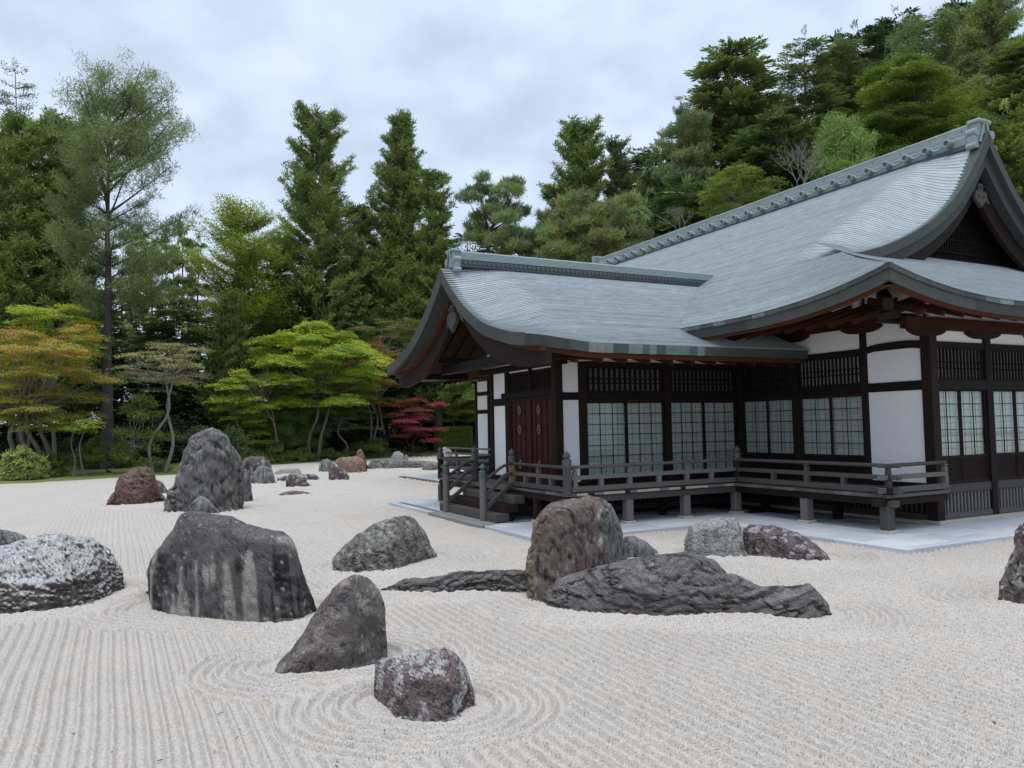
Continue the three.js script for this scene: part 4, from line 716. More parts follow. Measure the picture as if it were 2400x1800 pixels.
// giboshi: newel post with a bronze sleeve and onion finial
const newelGeo = new Map();
function newel(parent, x, z, y0, top, r, m = M.grey2) {
  const neck = top - 0.33, shaft = new THREE.CylinderGeometry(r * 0.97, r, neck - y0, 16), k = r / 0.085;
  part('newel_post', grainUV(shaft.toNonIndexed(), 1).translate(x, (neck + y0) / 2, z), m, parent);
  if (!newelGeo.has(k)) newelGeo.set(k, new THREE.LatheGeometry([[0.089, 0], [0.089, 0.06], [0.094, 0.065], [0.094, 0.08], [0.089, 0.085], [0.089, 0.13], [0.094, 0.135], [0.092, 0.155], [0.07, 0.165], [0.05, 0.175], [0.048, 0.19], [0.066, 0.2], [0.078, 0.225], [0.074, 0.255], [0.055, 0.285], [0.03, 0.305], [0.012, 0.325], [0, 0.335]].map(([a, b]) => new THREE.Vector2(a * k, b)), 18));
  partAt('newel_finial', newelGeo.get(k), M.bronze, parent, x, neck, z);
}
newel(rail, 8.25, -13.74, 0.8, 1.665, 0.09, M.brown2 ?? M.grey2); newel(rail, 8.25, -16.2, 0.8, 1.685, 0.085, M.pale); newel(rail, 8.25, -18.31, 0.8, 1.685, 0.085); newel(rail, 8.25, -20.64, 0.8, 1.665, 0.085, M.dark2); newel(rail, 12.8, -13.72, 0.8, 1.66, 0.09, M.dark2); newel(rail, 12.8, -20.66, 0.8, 1.66, 0.085, M.dark2);
// three rails between two points with struts
function run(a, b, posts, struts, mat = [M.grey2, M.grey, M.grey2]) {
  const P = (p, y) => V(p[0], y, p[1]), at = (t) => [lerp(a[0], b[0], t), lerp(a[1], b[1], t)];
  const top = new THREE.CylinderGeometry(0.036, 0.036, Math.hypot(b[0] - a[0], b[1] - a[1]), 10).rotateX(Math.PI / 2), ang = Math.atan2(b[0] - a[0], b[1] - a[1]);
  part('top_rail', grainUV(top.toNonIndexed(), 2).rotateY(ang).translate((a[0] + b[0]) / 2, 1.338, (a[1] + b[1]) / 2), mat[0], rail);
  part('middle_rail', bar(P(a, 1.118), P(b, 1.118), 0.085, 0.082), mat[1], rail);
  part('bottom_rail', bar(P(a, 0.885), P(b, 0.885), 0.095, 0.1), mat[2], rail);
  for (const t of posts) { const [x, z] = at(t); part('baluster', box(x - 0.048, x + 0.048, 0.93, 1.08, z - 0.048, z + 0.048, 0.006), mat[1], rail); part('baluster', merge([box(x - 0.045, x + 0.045, 1.157, 1.25, z - 0.045, z + 0.045, 0.01), box(x - 0.032, x + 0.032, 1.25, 1.275, z - 0.032, z + 0.032, 0.005), box(x - 0.05, x + 0.05, 1.275, 1.31, z - 0.05, z + 0.05, 0.01)]), mat[1], rail); }
  for (const t of struts) { const [x, z] = at(t); part('strut', box(x - 0.05, x + 0.05, 0.93, 1.08, z - 0.045, z + 0.045, 0.006), mat[1], rail); }
}
run([8.33, -13.72], [12.72, -13.72], [0.02, 0.33, 0.68], [0.165, 0.505, 0.84], [M.grey, M.grey3, M.grey]);
run([12.75, -13.64], [12.75, -9.5], [0.48, 0.94], [0.26, 0.70], [M.grey2, M.grey2, M.grey2]);
run([12.5, -9.75], [14.42, -9.75], [0.98], [], [M.grey2, M.grey3, M.grey]);
part('rail_collar', box(12.69, 12.81, 1.075, 1.162, -9.81, -9.69, 0.008), M.dark2, rail); part('rail_collar', box(12.63, 12.87, 0.84, 0.94, -9.87, -9.63, 0.01), M.dark2, rail);
run([8.25, -13.83], [8.25, -16.12], [0.48], [0.24, 0.74]); run([8.25, -18.4], [8.25, -20.56], [0.45], []);
run([8.33, -20.64], [12.72, -20.64], [0.33, 0.66], [0.16, 0.5, 0.83], [M.grey3, M.grey, M.grey]); run([12.8, -20.74], [12.8, -31.3], [0.12, 0.3, 0.5, 0.7, 0.9], [0.2, 0.4, 0.6], [M.grey3, M.grey, M.grey]);
// steps
const steps = group('stairs', hall, 7.8, 0.1, -17);
for (const [x0, x1, y0, y1, m] of [[7.40, 7.74, 0.11, 0.292, M.grey2], [7.65, 8.0, 0.295, 0.472, M.dark2], [7.9, 8.2, 0.474, 0.655, M.grey2]]) part('step', box(x0, x1, y0, y1, x0 > 7.8 ? -18.3 : -18.64, -15.37 - (x0 - 7.4) * 0.25, 0.014), m, steps);
part('step', box(8.08, 8.2, 0.72, 0.812, -18.28, -16.25, 0.01), M.grey, steps); part('step_support', box(7.75, 7.95, 0.1, 0.295, -15.75, -15.55), M.dark2, steps); part('step_support', box(7.75, 7.95, 0.1, 0.295, -18.4, -18.2), M.dark2, steps);
for (const z of [-15.93, -18.1]) {
  newel(steps, 7.375, z, 0.1, 1.385, 0.082, M.grey3);
  const tz = z > -17 ? -16.15 : -18.28, curve = (pts) => new THREE.CatmullRomCurve3(pts.map(([t, y]) => V(lerp(7.42, 8.25, t), y, lerp(z, tz, t))));
  part('handrail', grainUV(new THREE.TubeGeometry(curve([[0, 1.0], [0.3, 1.14], [0.62, 1.285], [0.86, 1.335], [1, 1.338]]), 16, 0.034, 8).toNonIndexed(), 0), M.grey2, steps);
  const flat = (pts, h, w, m) => { const c = curve(pts), gs = []; let p = c.getPoint(0); for (let i = 1; i <= 12; i++) { const q = c.getPoint(i / 12), d = q.clone().sub(p).multiplyScalar(0.04); gs.push(bar(p.clone().sub(d), q.clone().add(d), w + i * 0.0004, h, 0.004)); p = q; } part('handrail', merge(gs), m, steps); };
  flat([[0, 0.66], [0.35, 0.86], [0.7, 1.07], [0.9, 1.115], [1, 1.118]], 0.082, 0.075, M.grey); flat([[0, 0.38], [0.3, 0.53], [0.65, 0.73], [0.9, 0.86], [1, 0.885]], 0.085, 0.075, M.grey);
}
// ---------------------------------------------------------------- rocks of the garden
const rockTex = dataTex(512, 512, (i, j) => { const u = i / 512, v = j / 512, h = Math.imul(i * 374761393 + j * 668265263, 1274126177) >>> 8 & 255, g = 0.80 + 0.2 * tile3(u, v, 4, 13) + 0.14 * tile3(u, v, 14, 3) + 0.12 * (h / 255 - 0.5); return [g, g, g]; }, false, [1.4, 1.4]);
const rockBump = dataTex(512, 512, (i, j) => { const u = i / 512, v = j / 512, g = 0.5 + 0.3 * tile3(u, v, 5, 31) + 0.25 * tile3(u, v, 16, 17) - 0.25 * Math.max(0, 1 - Math.abs(tile3(u, v, 2.6, 41)) * 9); return [g, g, g]; }, false, [1.1, 1.1]);
const rockMat = new THREE.MeshPhysicalMaterial({ vertexColors: true, map: rockTex, bumpMap: rockBump, bumpScale: 0.045, roughness: 0.88, specularIntensity: 0.5 });
const mixc = (a, b, t) => [lerp(a[0], b[0], t), lerp(a[1], b[1], t), lerp(a[2], b[2], t)];
// colour of the stone at a point (metres from its middle), n its normal
const spots = (x, y, z, f, th, s = 0.06) => smoothstep(n3(x * f, y * f, z * f) * 0.75 + 0.25 * n3(x * f * 2.7, y * f * 2.7, z * f * 2.7), th, th + s);
const ringDots = (x, y, z, f, th) => { const v = n3(x * f + 40, y * f, z * f); return smoothstep(v, th, th + 0.05); };
const STONE = {
  streak: (x, y, z, n, w) => { let c = mixc([0.042, 0.038, 0.037], [0.088, 0.076, 0.075], 0.5 + 0.5 * fbm(x * 1.5, y * 1.5, z * 1.5, 3)); const s = fbm(x * 3.4 + 0.25 * y, y * 0.3, z * 1.5, 3), lim = smoothstep(0.72 + 0.35 * n3(x * 2.2, 1, z * 2) - y, -0.08, 0.12); c = mixc(c, mixc([0.15, 0.145, 0.13], [0.25, 0.24, 0.215], 0.5 + 0.5 * fbm(x * 9, y * 2, z * 9, 3)), smoothstep(s, 0.06, 0.22) * lim); c = mixc(c, [0.014, 0.013, 0.013], 0.9 * smoothstep(-s, 0.16, 0.34) * lim); c = mixc(c, [0.12, 0.10, 0.095], 0.5 * smoothstep(fbm(x * 4, y * 8, z * 4, 3), 0.15, 0.4)); return mixc(c, [0.46, 0.46, 0.44], ringDots(x, y, z, 7.5, 0.83)); },
  plain: (x, y, z, n) => { let c = mixc([0.048, 0.043, 0.041], [0.115, 0.095, 0.088], 0.5 + 0.5 * fbm(x * 2.2, y * 2.2 + x, z * 2.2, 4)); const s = fbm(x * 3 + y * 2.2, y * 2.8 - x * 2.2, z * 3, 3); c = mixc(c, [0.175, 0.155, 0.13], 0.75 * smoothstep(s, 0.1, 0.36)); c = mixc(c, [0.026, 0.024, 0.024], 0.6 * smoothstep(-s, 0.25, 0.5)); return mixc(c, [0.45, 0.46, 0.43], ringDots(x, y, z, 8.5, 0.85)); },
  flow: (x, y, z, n) => { const q = y * 11 + 2.2 * fbm(x * 0.7, y * 0.7, z * 0.7, 2) - 1.4 * Math.sin(x * 1.3 + 0.6), s = fbm(x * 0.55 + 4, q, z * 0.8, 4), f = fbm(x * 1.6, q * 3.2, z * 2, 3); let c = mixc([0.055, 0.05, 0.048], [0.135, 0.125, 0.118], 0.5 + 0.6 * s + 0.35 * f); c = mixc(c, [0.10, 0.078, 0.072], 0.5 * smoothstep(fbm(x, y, z + 9, 2), 0, 0.5)); c = mixc(c, [0.02, 0.019, 0.019], 0.85 * smoothstep(-s - 0.4 * f, 0.16, 0.4)); return mixc(c, [0.34, 0.34, 0.32], 0.85 * spots(x * 0.8, q * 0.35, z, 6.5, 0.62)); },
  brown: (x, y, z, n) => { let c = mixc([0.10, 0.062, 0.045], [0.165, 0.108, 0.082], 0.5 + 0.5 * fbm(x * 2, y * 2, z * 2, 4)); const s = fbm(x * 5 + y, y * 2.2, z * 5, 3); c = mixc(c, [0.048, 0.035, 0.03], 0.8 * smoothstep(s, 0.22, 0.4)); return mixc(c, [0.34, 0.29, 0.24], 0.6 * spots(x, y * 0.6, z, 9, 0.66)); },
  upright: (x, y, z, n) => { let c = mixc([0.085, 0.06, 0.052], [0.135, 0.103, 0.09], 0.5 + 0.5 * fbm(x * 2.4, y * 2.4, z * 2.4, 4)); const yel = smoothstep(-x + 0.25 * fbm(y * 2, x * 2, z, 2), 0.42, 0.7) * smoothstep(fbm(x * 3, y * 3, z * 3, 3), -0.3, 0.3); c = mixc(c, [0.25, 0.185, 0.105], 0.65 * yel); const gr = smoothstep(x + 0.2 * fbm(y * 2.4, 3, z * 2, 3), 0.24, 0.31); c = mixc(c, mixc([0.07, 0.068, 0.064], [0.16, 0.155, 0.14], 0.5 + 0.5 * fbm(x * 5, y * 5, z * 5, 3)), gr); c = mixc(c, [0.5, 0.5, 0.46], (0.35 + 0.5 * gr) * spots(x * 1.6, y * 0.7, z, 10, 0.62)); c = mixc(c, [0.03, 0.024, 0.02], 0.75 * smoothstep(-fbm(x * 6, y * 1.6, z * 6, 3), 0.32, 0.5)); return mixc(c, [0.55, 0.54, 0.5], gr * smoothstep(1 - Math.abs(x - 0.27 - 0.03 * n3(y * 6, 0, 0)) * 26, 0, 0.6) * 0.8); },
  slate: (x, y, z, n) => { const e = fbm(x * 2.4, y * 2.4, z * 2.4, 3), top = smoothstep(n.y * 0.9 + y * 0.3 + 0.4 * e + 0.2 * n3(x * 9, y * 9, z * 9), 0.50, 0.6); const cr = Math.min(Math.abs(fbm(x * 4 + 8, y * 9, z * 7, 4)), Math.abs(fbm(x * 7, y * 12 + 4, z * 11, 3)) * 1.4); let c = mixc([0.05, 0.042, 0.036], [0.105, 0.088, 0.072], 0.5 + 0.5 * fbm(x * 4, y * 3, z * 4, 3)); let w = mixc([0.46, 0.44, 0.42], [0.72, 0.71, 0.70], 0.5 + 0.5 * fbm(x * 3, y * 6, z * 3, 3)); w = mixc([0.05, 0.046, 0.046], w, smoothstep(cr, 0.012, 0.05)); c = mixc(c, [0.32, 0.27, 0.19], 0.5 * spots(x * 3, y * 0.8, z * 3, 2.4, 0.62, 0.12)); c = mixc(c, [0.34, 0.33, 0.31], 0.8 * spots(x, y, z, 9, 0.58)); return mixc(c, w, top); },
  lichen: (x, y, z, n) => { let c = mixc([0.064, 0.05, 0.047], [0.122, 0.092, 0.085], 0.5 + 0.5 * fbm(x * 3, y * 3, z * 3, 4)); c = mixc(c, [0.028, 0.024, 0.024], 0.8 * smoothstep(fbm(x * 6, y * 6, z * 6, 3), 0.2, 0.4)); const b = spots(x, y, z, 4.0, 0.34, 0.05) * smoothstep(n3(x * 17, y * 17, z * 17), -0.75, -0.2); c = mixc(c, [0.46, 0.455, 0.44], 0.9 * b); const t = smoothstep(n.y + 0.3 * n3(x * 8, y * 8, z * 8), 0.80, 0.88) * smoothstep(Math.abs(fbm(x * 9, y * 9, z * 9, 3)), 0.03, 0.14); return mixc(c, [0.52, 0.50, 0.495], t * 0.9); },
  purple: (x, y, z, n) => { let c = mixc([0.075, 0.056, 0.058], [0.13, 0.10, 0.10], 0.5 + 0.5 * fbm(x * 4, y * 4, z * 4, 4)); c = mixc(c, [0.028, 0.022, 0.024], 0.8 * smoothstep(fbm(x * 5, y * 5, z * 5, 3), 0.22, 0.4)); return mixc(c, [0.44, 0.42, 0.44], 0.9 * spots(x, y, z, 5.2, 0.28, 0.05)); },
  pale: (x, y, z, n) => { let c = mixc([0.30, 0.295, 0.275], [0.46, 0.455, 0.435], 0.5 + 0.5 * fbm(x * 3, y * 3, z * 3, 4)); c = mixc(c, [0.17, 0.185, 0.15], 0.6 * smoothstep(fbm(x * 5, y * 2, z * 5, 3), 0.15, 0.4)); return mixc(c, [0.06, 0.058, 0.055], 0.8 * smoothstep(1 - Math.abs(fbm(x * 2.4, y * 2.4, z * 2.4, 3)) * 22, 0.2, 0.9)); },
  tall: (x, y, z, n) => { let c = mixc([0.055, 0.052, 0.05], [0.115, 0.106, 0.098], 0.5 + 0.5 * fbm(x * 2.5, y * 2.5, z * 2.5, 4)); const v = Math.abs(fbm(x * 5.5, y * 4.5, z * 5.5, 3)); c = mixc(c, [0.33, 0.31, 0.28], 0.75 * smoothstep(1 - v * 15, 0.25, 0.9) * smoothstep(fbm(x, y, z + 3, 2), -0.35, 0.25)); c = mixc(c, [0.15, 0.165, 0.15], 0.7 * smoothstep(fbm(x * 2.2 + 6, y * 2.2, z * 2.2, 2), 0.25, 0.4)); return mixc(c, [0.03, 0.029, 0.028], 0.75 * smoothstep(fbm(x * 4, y * 3, z * 4 + 7, 3), 0.25, 0.45)); },
  grey: (x, y, z, n) => { let c = mixc([0.075, 0.074, 0.074], [0.16, 0.157, 0.152], 0.5 + 0.5 * fbm(x * 3.4, y * 3.4, z * 3.4, 4)); const v = fbm(x * 5, y * 1.5, z * 5, 3); c = mixc(c, [0.29, 0.285, 0.27], 0.6 * smoothstep(v, 0.2, 0.42)); return mixc(c, [0.034, 0.034, 0.034], 0.7 * smoothstep(-v, 0.22, 0.42)); },
  mid: (x, y, z, n) => { let c = mixc([0.07, 0.066, 0.06], [0.145, 0.136, 0.12], 0.5 + 0.5 * fbm(x * 3 + y, y * 2.6, z * 3, 4)); const v = fbm(x * 6 + y * 3, y * 3, z * 6, 3); c = mixc(c, [0.30, 0.29, 0.245], 0.45 * smoothstep(v + 0.3 * n.y, 0.36, 0.7)); c = mixc(c, [0.03, 0.028, 0.026], 0.75 * smoothstep(-v, 0.18, 0.4)); return mixc(c, [0.42, 0.42, 0.38], 0.8 * spots(x, y, z, 12, 0.72)); },
};
// style, label, [squareness, roughness of the break, strata, cuts, back depth share]
const ROCKINFO = {
  lean: ['plain', 'tall smooth brown grey rock leaning left with two white lichen dots, nearest the middle', 2.1, 0.03, 0.0, 6],
  square: ['lichen', 'square purple brown rock with white crusted flat top, nearest to the viewer', 2.9, 0.05, 0.1, 12],
  streak: ['streak', 'broad dark boulder with pale vertical streaks and a dipped top', 2.8, 0.035, 0.0, 5],
  slate: ['slate', 'flat rock with white cracked top and dark sides, cut by the left edge', 3.2, 0.07, 0.35, 8],
  slateback: ['grey', 'dark veined rock behind the white topped flat rock', 2.5, 0.06, 0.2, 8],
  tall: ['tall', 'tallest upright grey rock with a blunt peak and pale mottling', 2.3, 0.08, 0.0, 9],
  foot: ['grey', 'small grey wedge rock leaning on the foot of the tallest rock', 2.2, 0.03, 0.0, 6],
  brown: ['brown', 'reddish brown cracked rock left of the tallest rock', 2.7, 0.08, 0.25, 9],
  vein: ['lichen', 'small white netted rock peeking out behind the reddish brown rock', 2.4, 0.06, 0, 7],
  slab: ['grey', 'narrow pale striped slab standing right behind the tallest rock', 3.0, 0.04, 0, 6],
  darkback: ['streak', 'wide dark streaked rock behind the round dark dome rock', 2.6, 0.05, 0, 7],
  dome: ['grey', 'round topped dark rock with pale spots beside the striped slab', 2.4, 0.03, 0, 6],
  stub: ['grey', 'little grey stub of rock between the striped slab and the dark dome', 2.6, 0.04, 0, 5],
  palelong: ['pale', 'long low pale grey rock at the far garden edge', 2.7, 0.05, 0.1, 8],
  darklow: ['streak', 'long low dark rock half hidden by the white blotched rock', 2.6, 0.03, 0, 6],
  patch: ['lichen', 'dark rock with white blotches in front of the long low dark rock', 2.6, 0.08, 0, 10],
  mound: ['plain', 'low dark whaleback rock barely above the gravel', 2.0, 0.03, 0, 4],
  dusk: ['grey', 'dark dome rock left of the far brown boulder', 2.5, 0.04, 0, 6],
  point: ['lichen', 'dark pointed rock with white flecks in front of the far brown boulder', 2.4, 0.05, 0, 8],
  brownback: ['brown', 'rounded light brown boulder far back in the garden', 2.9, 0.06, 0, 7],
  spire: ['brown', 'thin pointed grey brown rock behind the far brown boulder', 2.2, 0.05, 0, 7],
  longback: ['mid', 'long flat grey rock lying at the far right garden edge', 2.8, 0.07, 0.25, 9],
  snow: ['pale', 'round white crusted rock on the moss behind the long flat rock', 2.4, 0.07, 0, 8],
  snowsmall: ['pale', 'small pale grey stone touching the round white crusted rock', 2.4, 0.05, 0, 6],
  grayrail: ['grey', 'grey rock beside the railing at the right end of the long flat rock', 2.6, 0.06, 0, 8],
  pinkrail: ['pale', 'whitish rock seen over the far veranda railing', 2.4, 0.07, 0, 8],
  mid: ['mid', 'slanting olive grey rock alone on open gravel between boulder and steps', 2.4, 0.06, 0.15, 9],
  log: ['flow', 'long low black and grey rock lying like a log', 2.8, 0.07, 0.3, 5],
  upright: ['upright', 'upright rusty brown rock with a grey right side in front of the veranda', 3.3, 0.05, 0.0, 8],
  recline: ['flow', 'long reclining grey rock with flowing grain and a hump at its right end', 2.0, 0.05, 0.15, 3],
  smallgrey: ['grey', 'small round grey rock behind the reclining rock', 2.3, 0.06, 0, 8],
  pale: ['pale', 'pale greenish grey rock next to the purple patched rock', 3.0, 0.05, 0.1, 8],
  purple: ['purple', 'purple rock with white patches sloping to the right', 2.6, 0.06, 0.1, 9],
  edge: ['lichen', 'dark white flecked rock cut by the right edge', 2.4, 0.07, 0, 7],
};
// squareness of the section, how far the top slopes to the front, lightness of the stone
const SHAPE = { lean: [2.6, 0.05, 2.25], square: [4.6, 0.3, 2.33], streak: [3.4, 0.12, 2.25], slate: [5.5, 0.55, 2.09], slateback: [3, 0.2, 2.33], tall: [2.6, 0.1, 2.33], brown: [3.2, 0.25, 1.78], mid: [2.6, 0.35, 2.33], log: [3.2, 0.2, 2.02], upright: [4.6, 0.1, 1.86], recline: [2.1, 0.15, 2.09], pale: [3.4, 0.2, 1.2], purple: [3.0, 0.3, 1.94], brownback: [3.4, 0.15, 2.63] };
function buildRock(rock) {
  const [key, c, turn, hw, prof] = rock, [style, label, m0, rough, strata, cuts] = ROCKINFO[key], [m, tilt, bright] = SHAPE[key] ?? [m0 + 0.5, 0.12, 2.1], r = rng(key.length * 977 + Math.round(hw * 1000)), far = Math.hypot(c[0], c[1]);
  const NS = far < 14 ? 170 : far < 30 ? 130 : 64, NT = far < 14 ? 90 : far < 30 ? 70 : 36;
  const x0 = prof[0][0], x1 = prof.at(-1)[0], L = x1 - x0, H = Math.max(...prof.map((q) => q[1])), F = hw, S = Math.max(H, L * 0.45), seed = r() * 90, planes = [];
  for (let k = 0; k < cuts * 2; k++) { const a = Math.PI / 2 + (r() - 0.5) * 2.0, e = r() < 0.25 ? 0.9 : 0.1 + 0.5 * r(); planes.push([Math.cos(a) * Math.cos(e), Math.sin(e), Math.sin(a) * Math.cos(e), 0.80 + 0.15 * r()]); }
  const P = [], idx = [], W = NT + 3, mid = [], sec = [];
  { // section points evenly spaced along the outline
    const fine = [], len = [0]; for (let k = 0; k <= 1200; k++) { const q = Math.PI * k / 1200, cz = Math.cos(q); fine.push([Math.sign(cz) * Math.pow(Math.abs(cz), 2 / m), Math.pow(Math.max(0, Math.sin(q)), 2 / m)]); if (k) len.push(len[k - 1] + Math.hypot(fine[k][0] - fine[k - 1][0], fine[k][1] - fine[k - 1][1])); }
    for (let j = 0, k = 0; j <= NT; j++) { const w = len[1200] * j / NT; while (k < 1199 && len[k + 1] < w) k++; const t = clamp((w - len[k]) / (len[k + 1] - len[k] || 1), 0, 1); sec.push([lerp(fine[k][0], fine[k + 1][0], t), lerp(fine[k][1], fine[k + 1][1], t)]); } }
  for (let i = 0; i <= NS; i++) {
    const t = (1 - Math.cos(Math.PI * i / NS)) / 2, x = lerp(x0, x1, t), h = Math.max(0.01, polyAt(prof, x)), half = Math.max(rockHalf(rock, x), 0.004), zc = rockFront(rock, x) - half; mid.push(zc);
    for (let j = 0; j < W; j++) {
      const [sz, sy] = sec[clamp(j - 1, 0, NT)], zz = sz * half;
      const ty = 1 - tilt * smoothstep(zz / half, -0.35, 1.0) * smoothstep(half, 0, F * 0.6), yy = h * ty * sy;
      P.push(x, j === 0 || j === W - 1 ? -0.14 : yy, zz);
    }
  }
  // cut facets: planes through a normalised copy of the stone
  for (let i = 0; i < P.length; i += 3) for (const [a, b, d, o] of planes) { const px = (P[i] - (x0 + x1) / 2) / (L / 2), py = P[i + 1] / H, pz = P[i + 2] / F, k = px * a + py * b + pz * d, sup = Math.hypot(a, b, d) * 1.12 * o; if (k > sup && P[i + 1] > 0) { const over = (k - sup) * 0.95; P[i + 1] -= b * over * H * 0.3; P[i + 2] -= d * over * F; } }
  for (let i = 0; i <= NS; i++) for (let j = 0; j < W; j++) P[(i * W + j) * 3 + 2] += mid[i];
  for (let i = 0; i < NS; i++) for (let j = 0; j < W - 1; j++) { const a = i * W + j, b = a + W; idx.push(a, b, a + 1, a + 1, b, b + 1); }
  let g = geoFrom(P, idx); const n = g.attributes.normal, p = g.attributes.position, ca = Math.cos(turn), sa = Math.sin(turn);
  const lowF = 1.5 / S, amp = rough * S;
  for (let i = 0; i < p.count; i++) {
    const x = p.getX(i), y = p.getY(i), z = p.getZ(i); let d = amp * 0.6 * fbm(x * lowF * 1.6 + seed, y * lowF * 1.6, z * lowF * 1.6, 3);
    const ck = fbm(x * 2.2 / S + seed, y * (strata ? 5 : 2.2) / S, z * 2.2 / S + 5, 3); d -= amp * 0.7 * Math.max(0, 1 - Math.abs(ck) * 14);
    d += amp * 0.3 * (1 - 2 * Math.abs(fbm(x * 7 / S, y * 7 / S + seed, z * 7 / S, 4)));
    if (strata) { const q = y / S * 9 + 1.4 * fbm(x * 1.2, y, z * 1.2 + seed, 2) + x * 0.5; d += amp * strata * (Math.abs((q % 1 + 1) % 1 - 0.5) - 0.25) * 1.8; }
    p.setXYZ(i, x + n.getX(i) * d, y + Math.max(n.getY(i), 0) * d * 0.6, z + n.getZ(i) * d);
  }
  g.computeVertexNormals();
  const col = new Float32Array(p.count * 3), UV = new Float32Array(p.count * 2), nv = V(0, 0, 0), fn = STONE[style];
  for (let i = 0; i < p.count; i++) { nv.set(n.getX(i), n.getY(i), n.getZ(i)); const x = p.getX(i), y = p.getY(i), z = p.getZ(i), k = fn(x + seed * 0.13, y, z, nv, H); if (style === 'upright') k.splice(0, 3, ...fn(x, y, z, nv, H)); const lum = (k[0] + k[1] + k[2]) / 3, br = lerp(bright, 1.1, smoothstep(lum, 0.16, 0.34)); for (let q = 0; q < 3; q++) col[3 * i + q] = clamp(k[q] * br, 0.01, 0.85); UV[2 * i] = x + 0.35 * z + seed; UV[2 * i + 1] = y + 0.55 * z; }
  g.setAttribute('color', new THREE.BufferAttribute(col, 3)); g.setAttribute('uv', new THREE.BufferAttribute(UV, 2));
  const o = lit(new THREE.Mesh(g, rockMat)); o.name = numbered('garden_rock'); o.position.set(c[0], key === 'snow' || key === 'snowsmall' || key === 'pinkrail' ? 0 : 0, c[1]); o.rotation.y = turn; scene.add(o);
  tag(o, label, 'rock', 'rocks set in the raked gravel');
}
ROCKS.forEach(buildRock);
// ---------------------------------------------------------------- trees, shrubs, hedge
// a spot on the land by bearing (u: tangent right of the view) and depth along it
const FX = Math.sin(27.1 * R), FZ = -Math.cos(27.1 * R);
const spot = (u, D) => [FX * D - FZ * u * D, FZ * D + FX * u * D];
const bear = (p) => (p - 1200) / 1830, riseAt = (p, q, D) => 2.2 + D * (1000 - 0.0198 * (p - 1200) - q) / 1830;
const leafMat = (rough = 0.75, tr = 0.3) => new THREE.MeshPhysicalMaterial({ color: 0xffffff, roughness: rough, transmission: tr, thickness: 0, specularIntensity: 0.35, side: THREE.DoubleSide });
const MAT = { needle: leafMat(0.8, 0.3), broad: leafMat(0.75, 0.5), bark: new THREE.MeshStandardMaterial({ color: new THREE.Color().setRGB(0.10, 0.085, 0.075), map: grainTex, bumpMap: grainBump, bumpScale: 0.03, roughness: 0.95 }), barkPale: new THREE.MeshStandardMaterial({ color: new THREE.Color().setRGB(0.24, 0.22, 0.19), map: grainTex, bumpMap: grainBump, bumpScale: 0.015, roughness: 0.95 }), barkDark: new THREE.MeshStandardMaterial({ color: new THREE.Color().setRGB(0.05, 0.042, 0.036), map: grainTex, roughness: 0.95 }), barkRed: new THREE.MeshStandardMaterial({ color: new THREE.Color().setRGB(0.16, 0.085, 0.06), map: grainTex, bumpMap: grainBump, bumpScale: 0.02, roughness: 0.95 }) };
function leafGeo(seed, list) { // list of leaves: base point, direction, width vector, two triangles each
  const pos = [];
  for (const [b, d, w, f] of list) { const m = b.clone().addScaledVector(d, f ?? 0.5), e = b.clone().add(d), l = m.clone().add(w), q = m.clone().sub(w); pos.push(b.x, b.y, b.z, l.x, l.y, l.z, e.x, e.y, e.z, b.x, b.y, b.z, e.x, e.y, e.z, q.x, q.y, q.z); }
  return geoFrom(pos);
}
function rdir(r, up = 0) { const a = r() * Math.PI * 2, y = r() * 2 - 1, s = Math.sqrt(1 - y * y), v = V(Math.cos(a) * s, y + up, Math.sin(a) * s); return v.normalize(); }
// needles in a tuft, opening upward and outward (+x)
function tuft(seed, n, len, wid, up = 0.5, spread = 0.12, out = 0.5) { const r = rng(seed), L = []; for (let i = 0; i < n; i++) { const d = rdir(r, up).add(V(out, 0, 0)).normalize().multiplyScalar(len * (0.7 + 0.5 * r())), w = V(r() - 0.5, r() - 0.5, r() - 0.5).cross(d).normalize().multiplyScalar(wid * 0.5); L.push([V((r() - 0.5) * spread * 2, (r() - 0.5) * spread, (r() - 0.5) * spread * 2), d, w, 0.45]); } return leafGeo(seed, L); }
// a flat spray along +x with leaves to both sides
function spray(seed, n, len, wid, leaf, lw, droop = 0.12, rough = 0.25) { const r = rng(seed), L = []; for (let i = 0; i < n; i++) { const t = Math.pow((i + r()) / n, 0.8), s = i % 2 ? 1 : -1, x = t * len, side = s * wid * (1 - t * 0.75) * r(); const d = V(0.75, (r() - 0.5) * rough - droop * 0.5, s * (0.4 + 0.5 * r())).normalize().multiplyScalar(leaf * (0.7 + 0.6 * r())), w = V((r() - 0.5) * 0.5, 1, (r() - 0.5) * 0.7).cross(d).normalize().multiplyScalar(lw * 0.5); L.push([V(x, -droop * t * t * len + (r() - 0.5) * rough * 0.25, side), d, w, 0.5]); } return leafGeo(seed, L); }
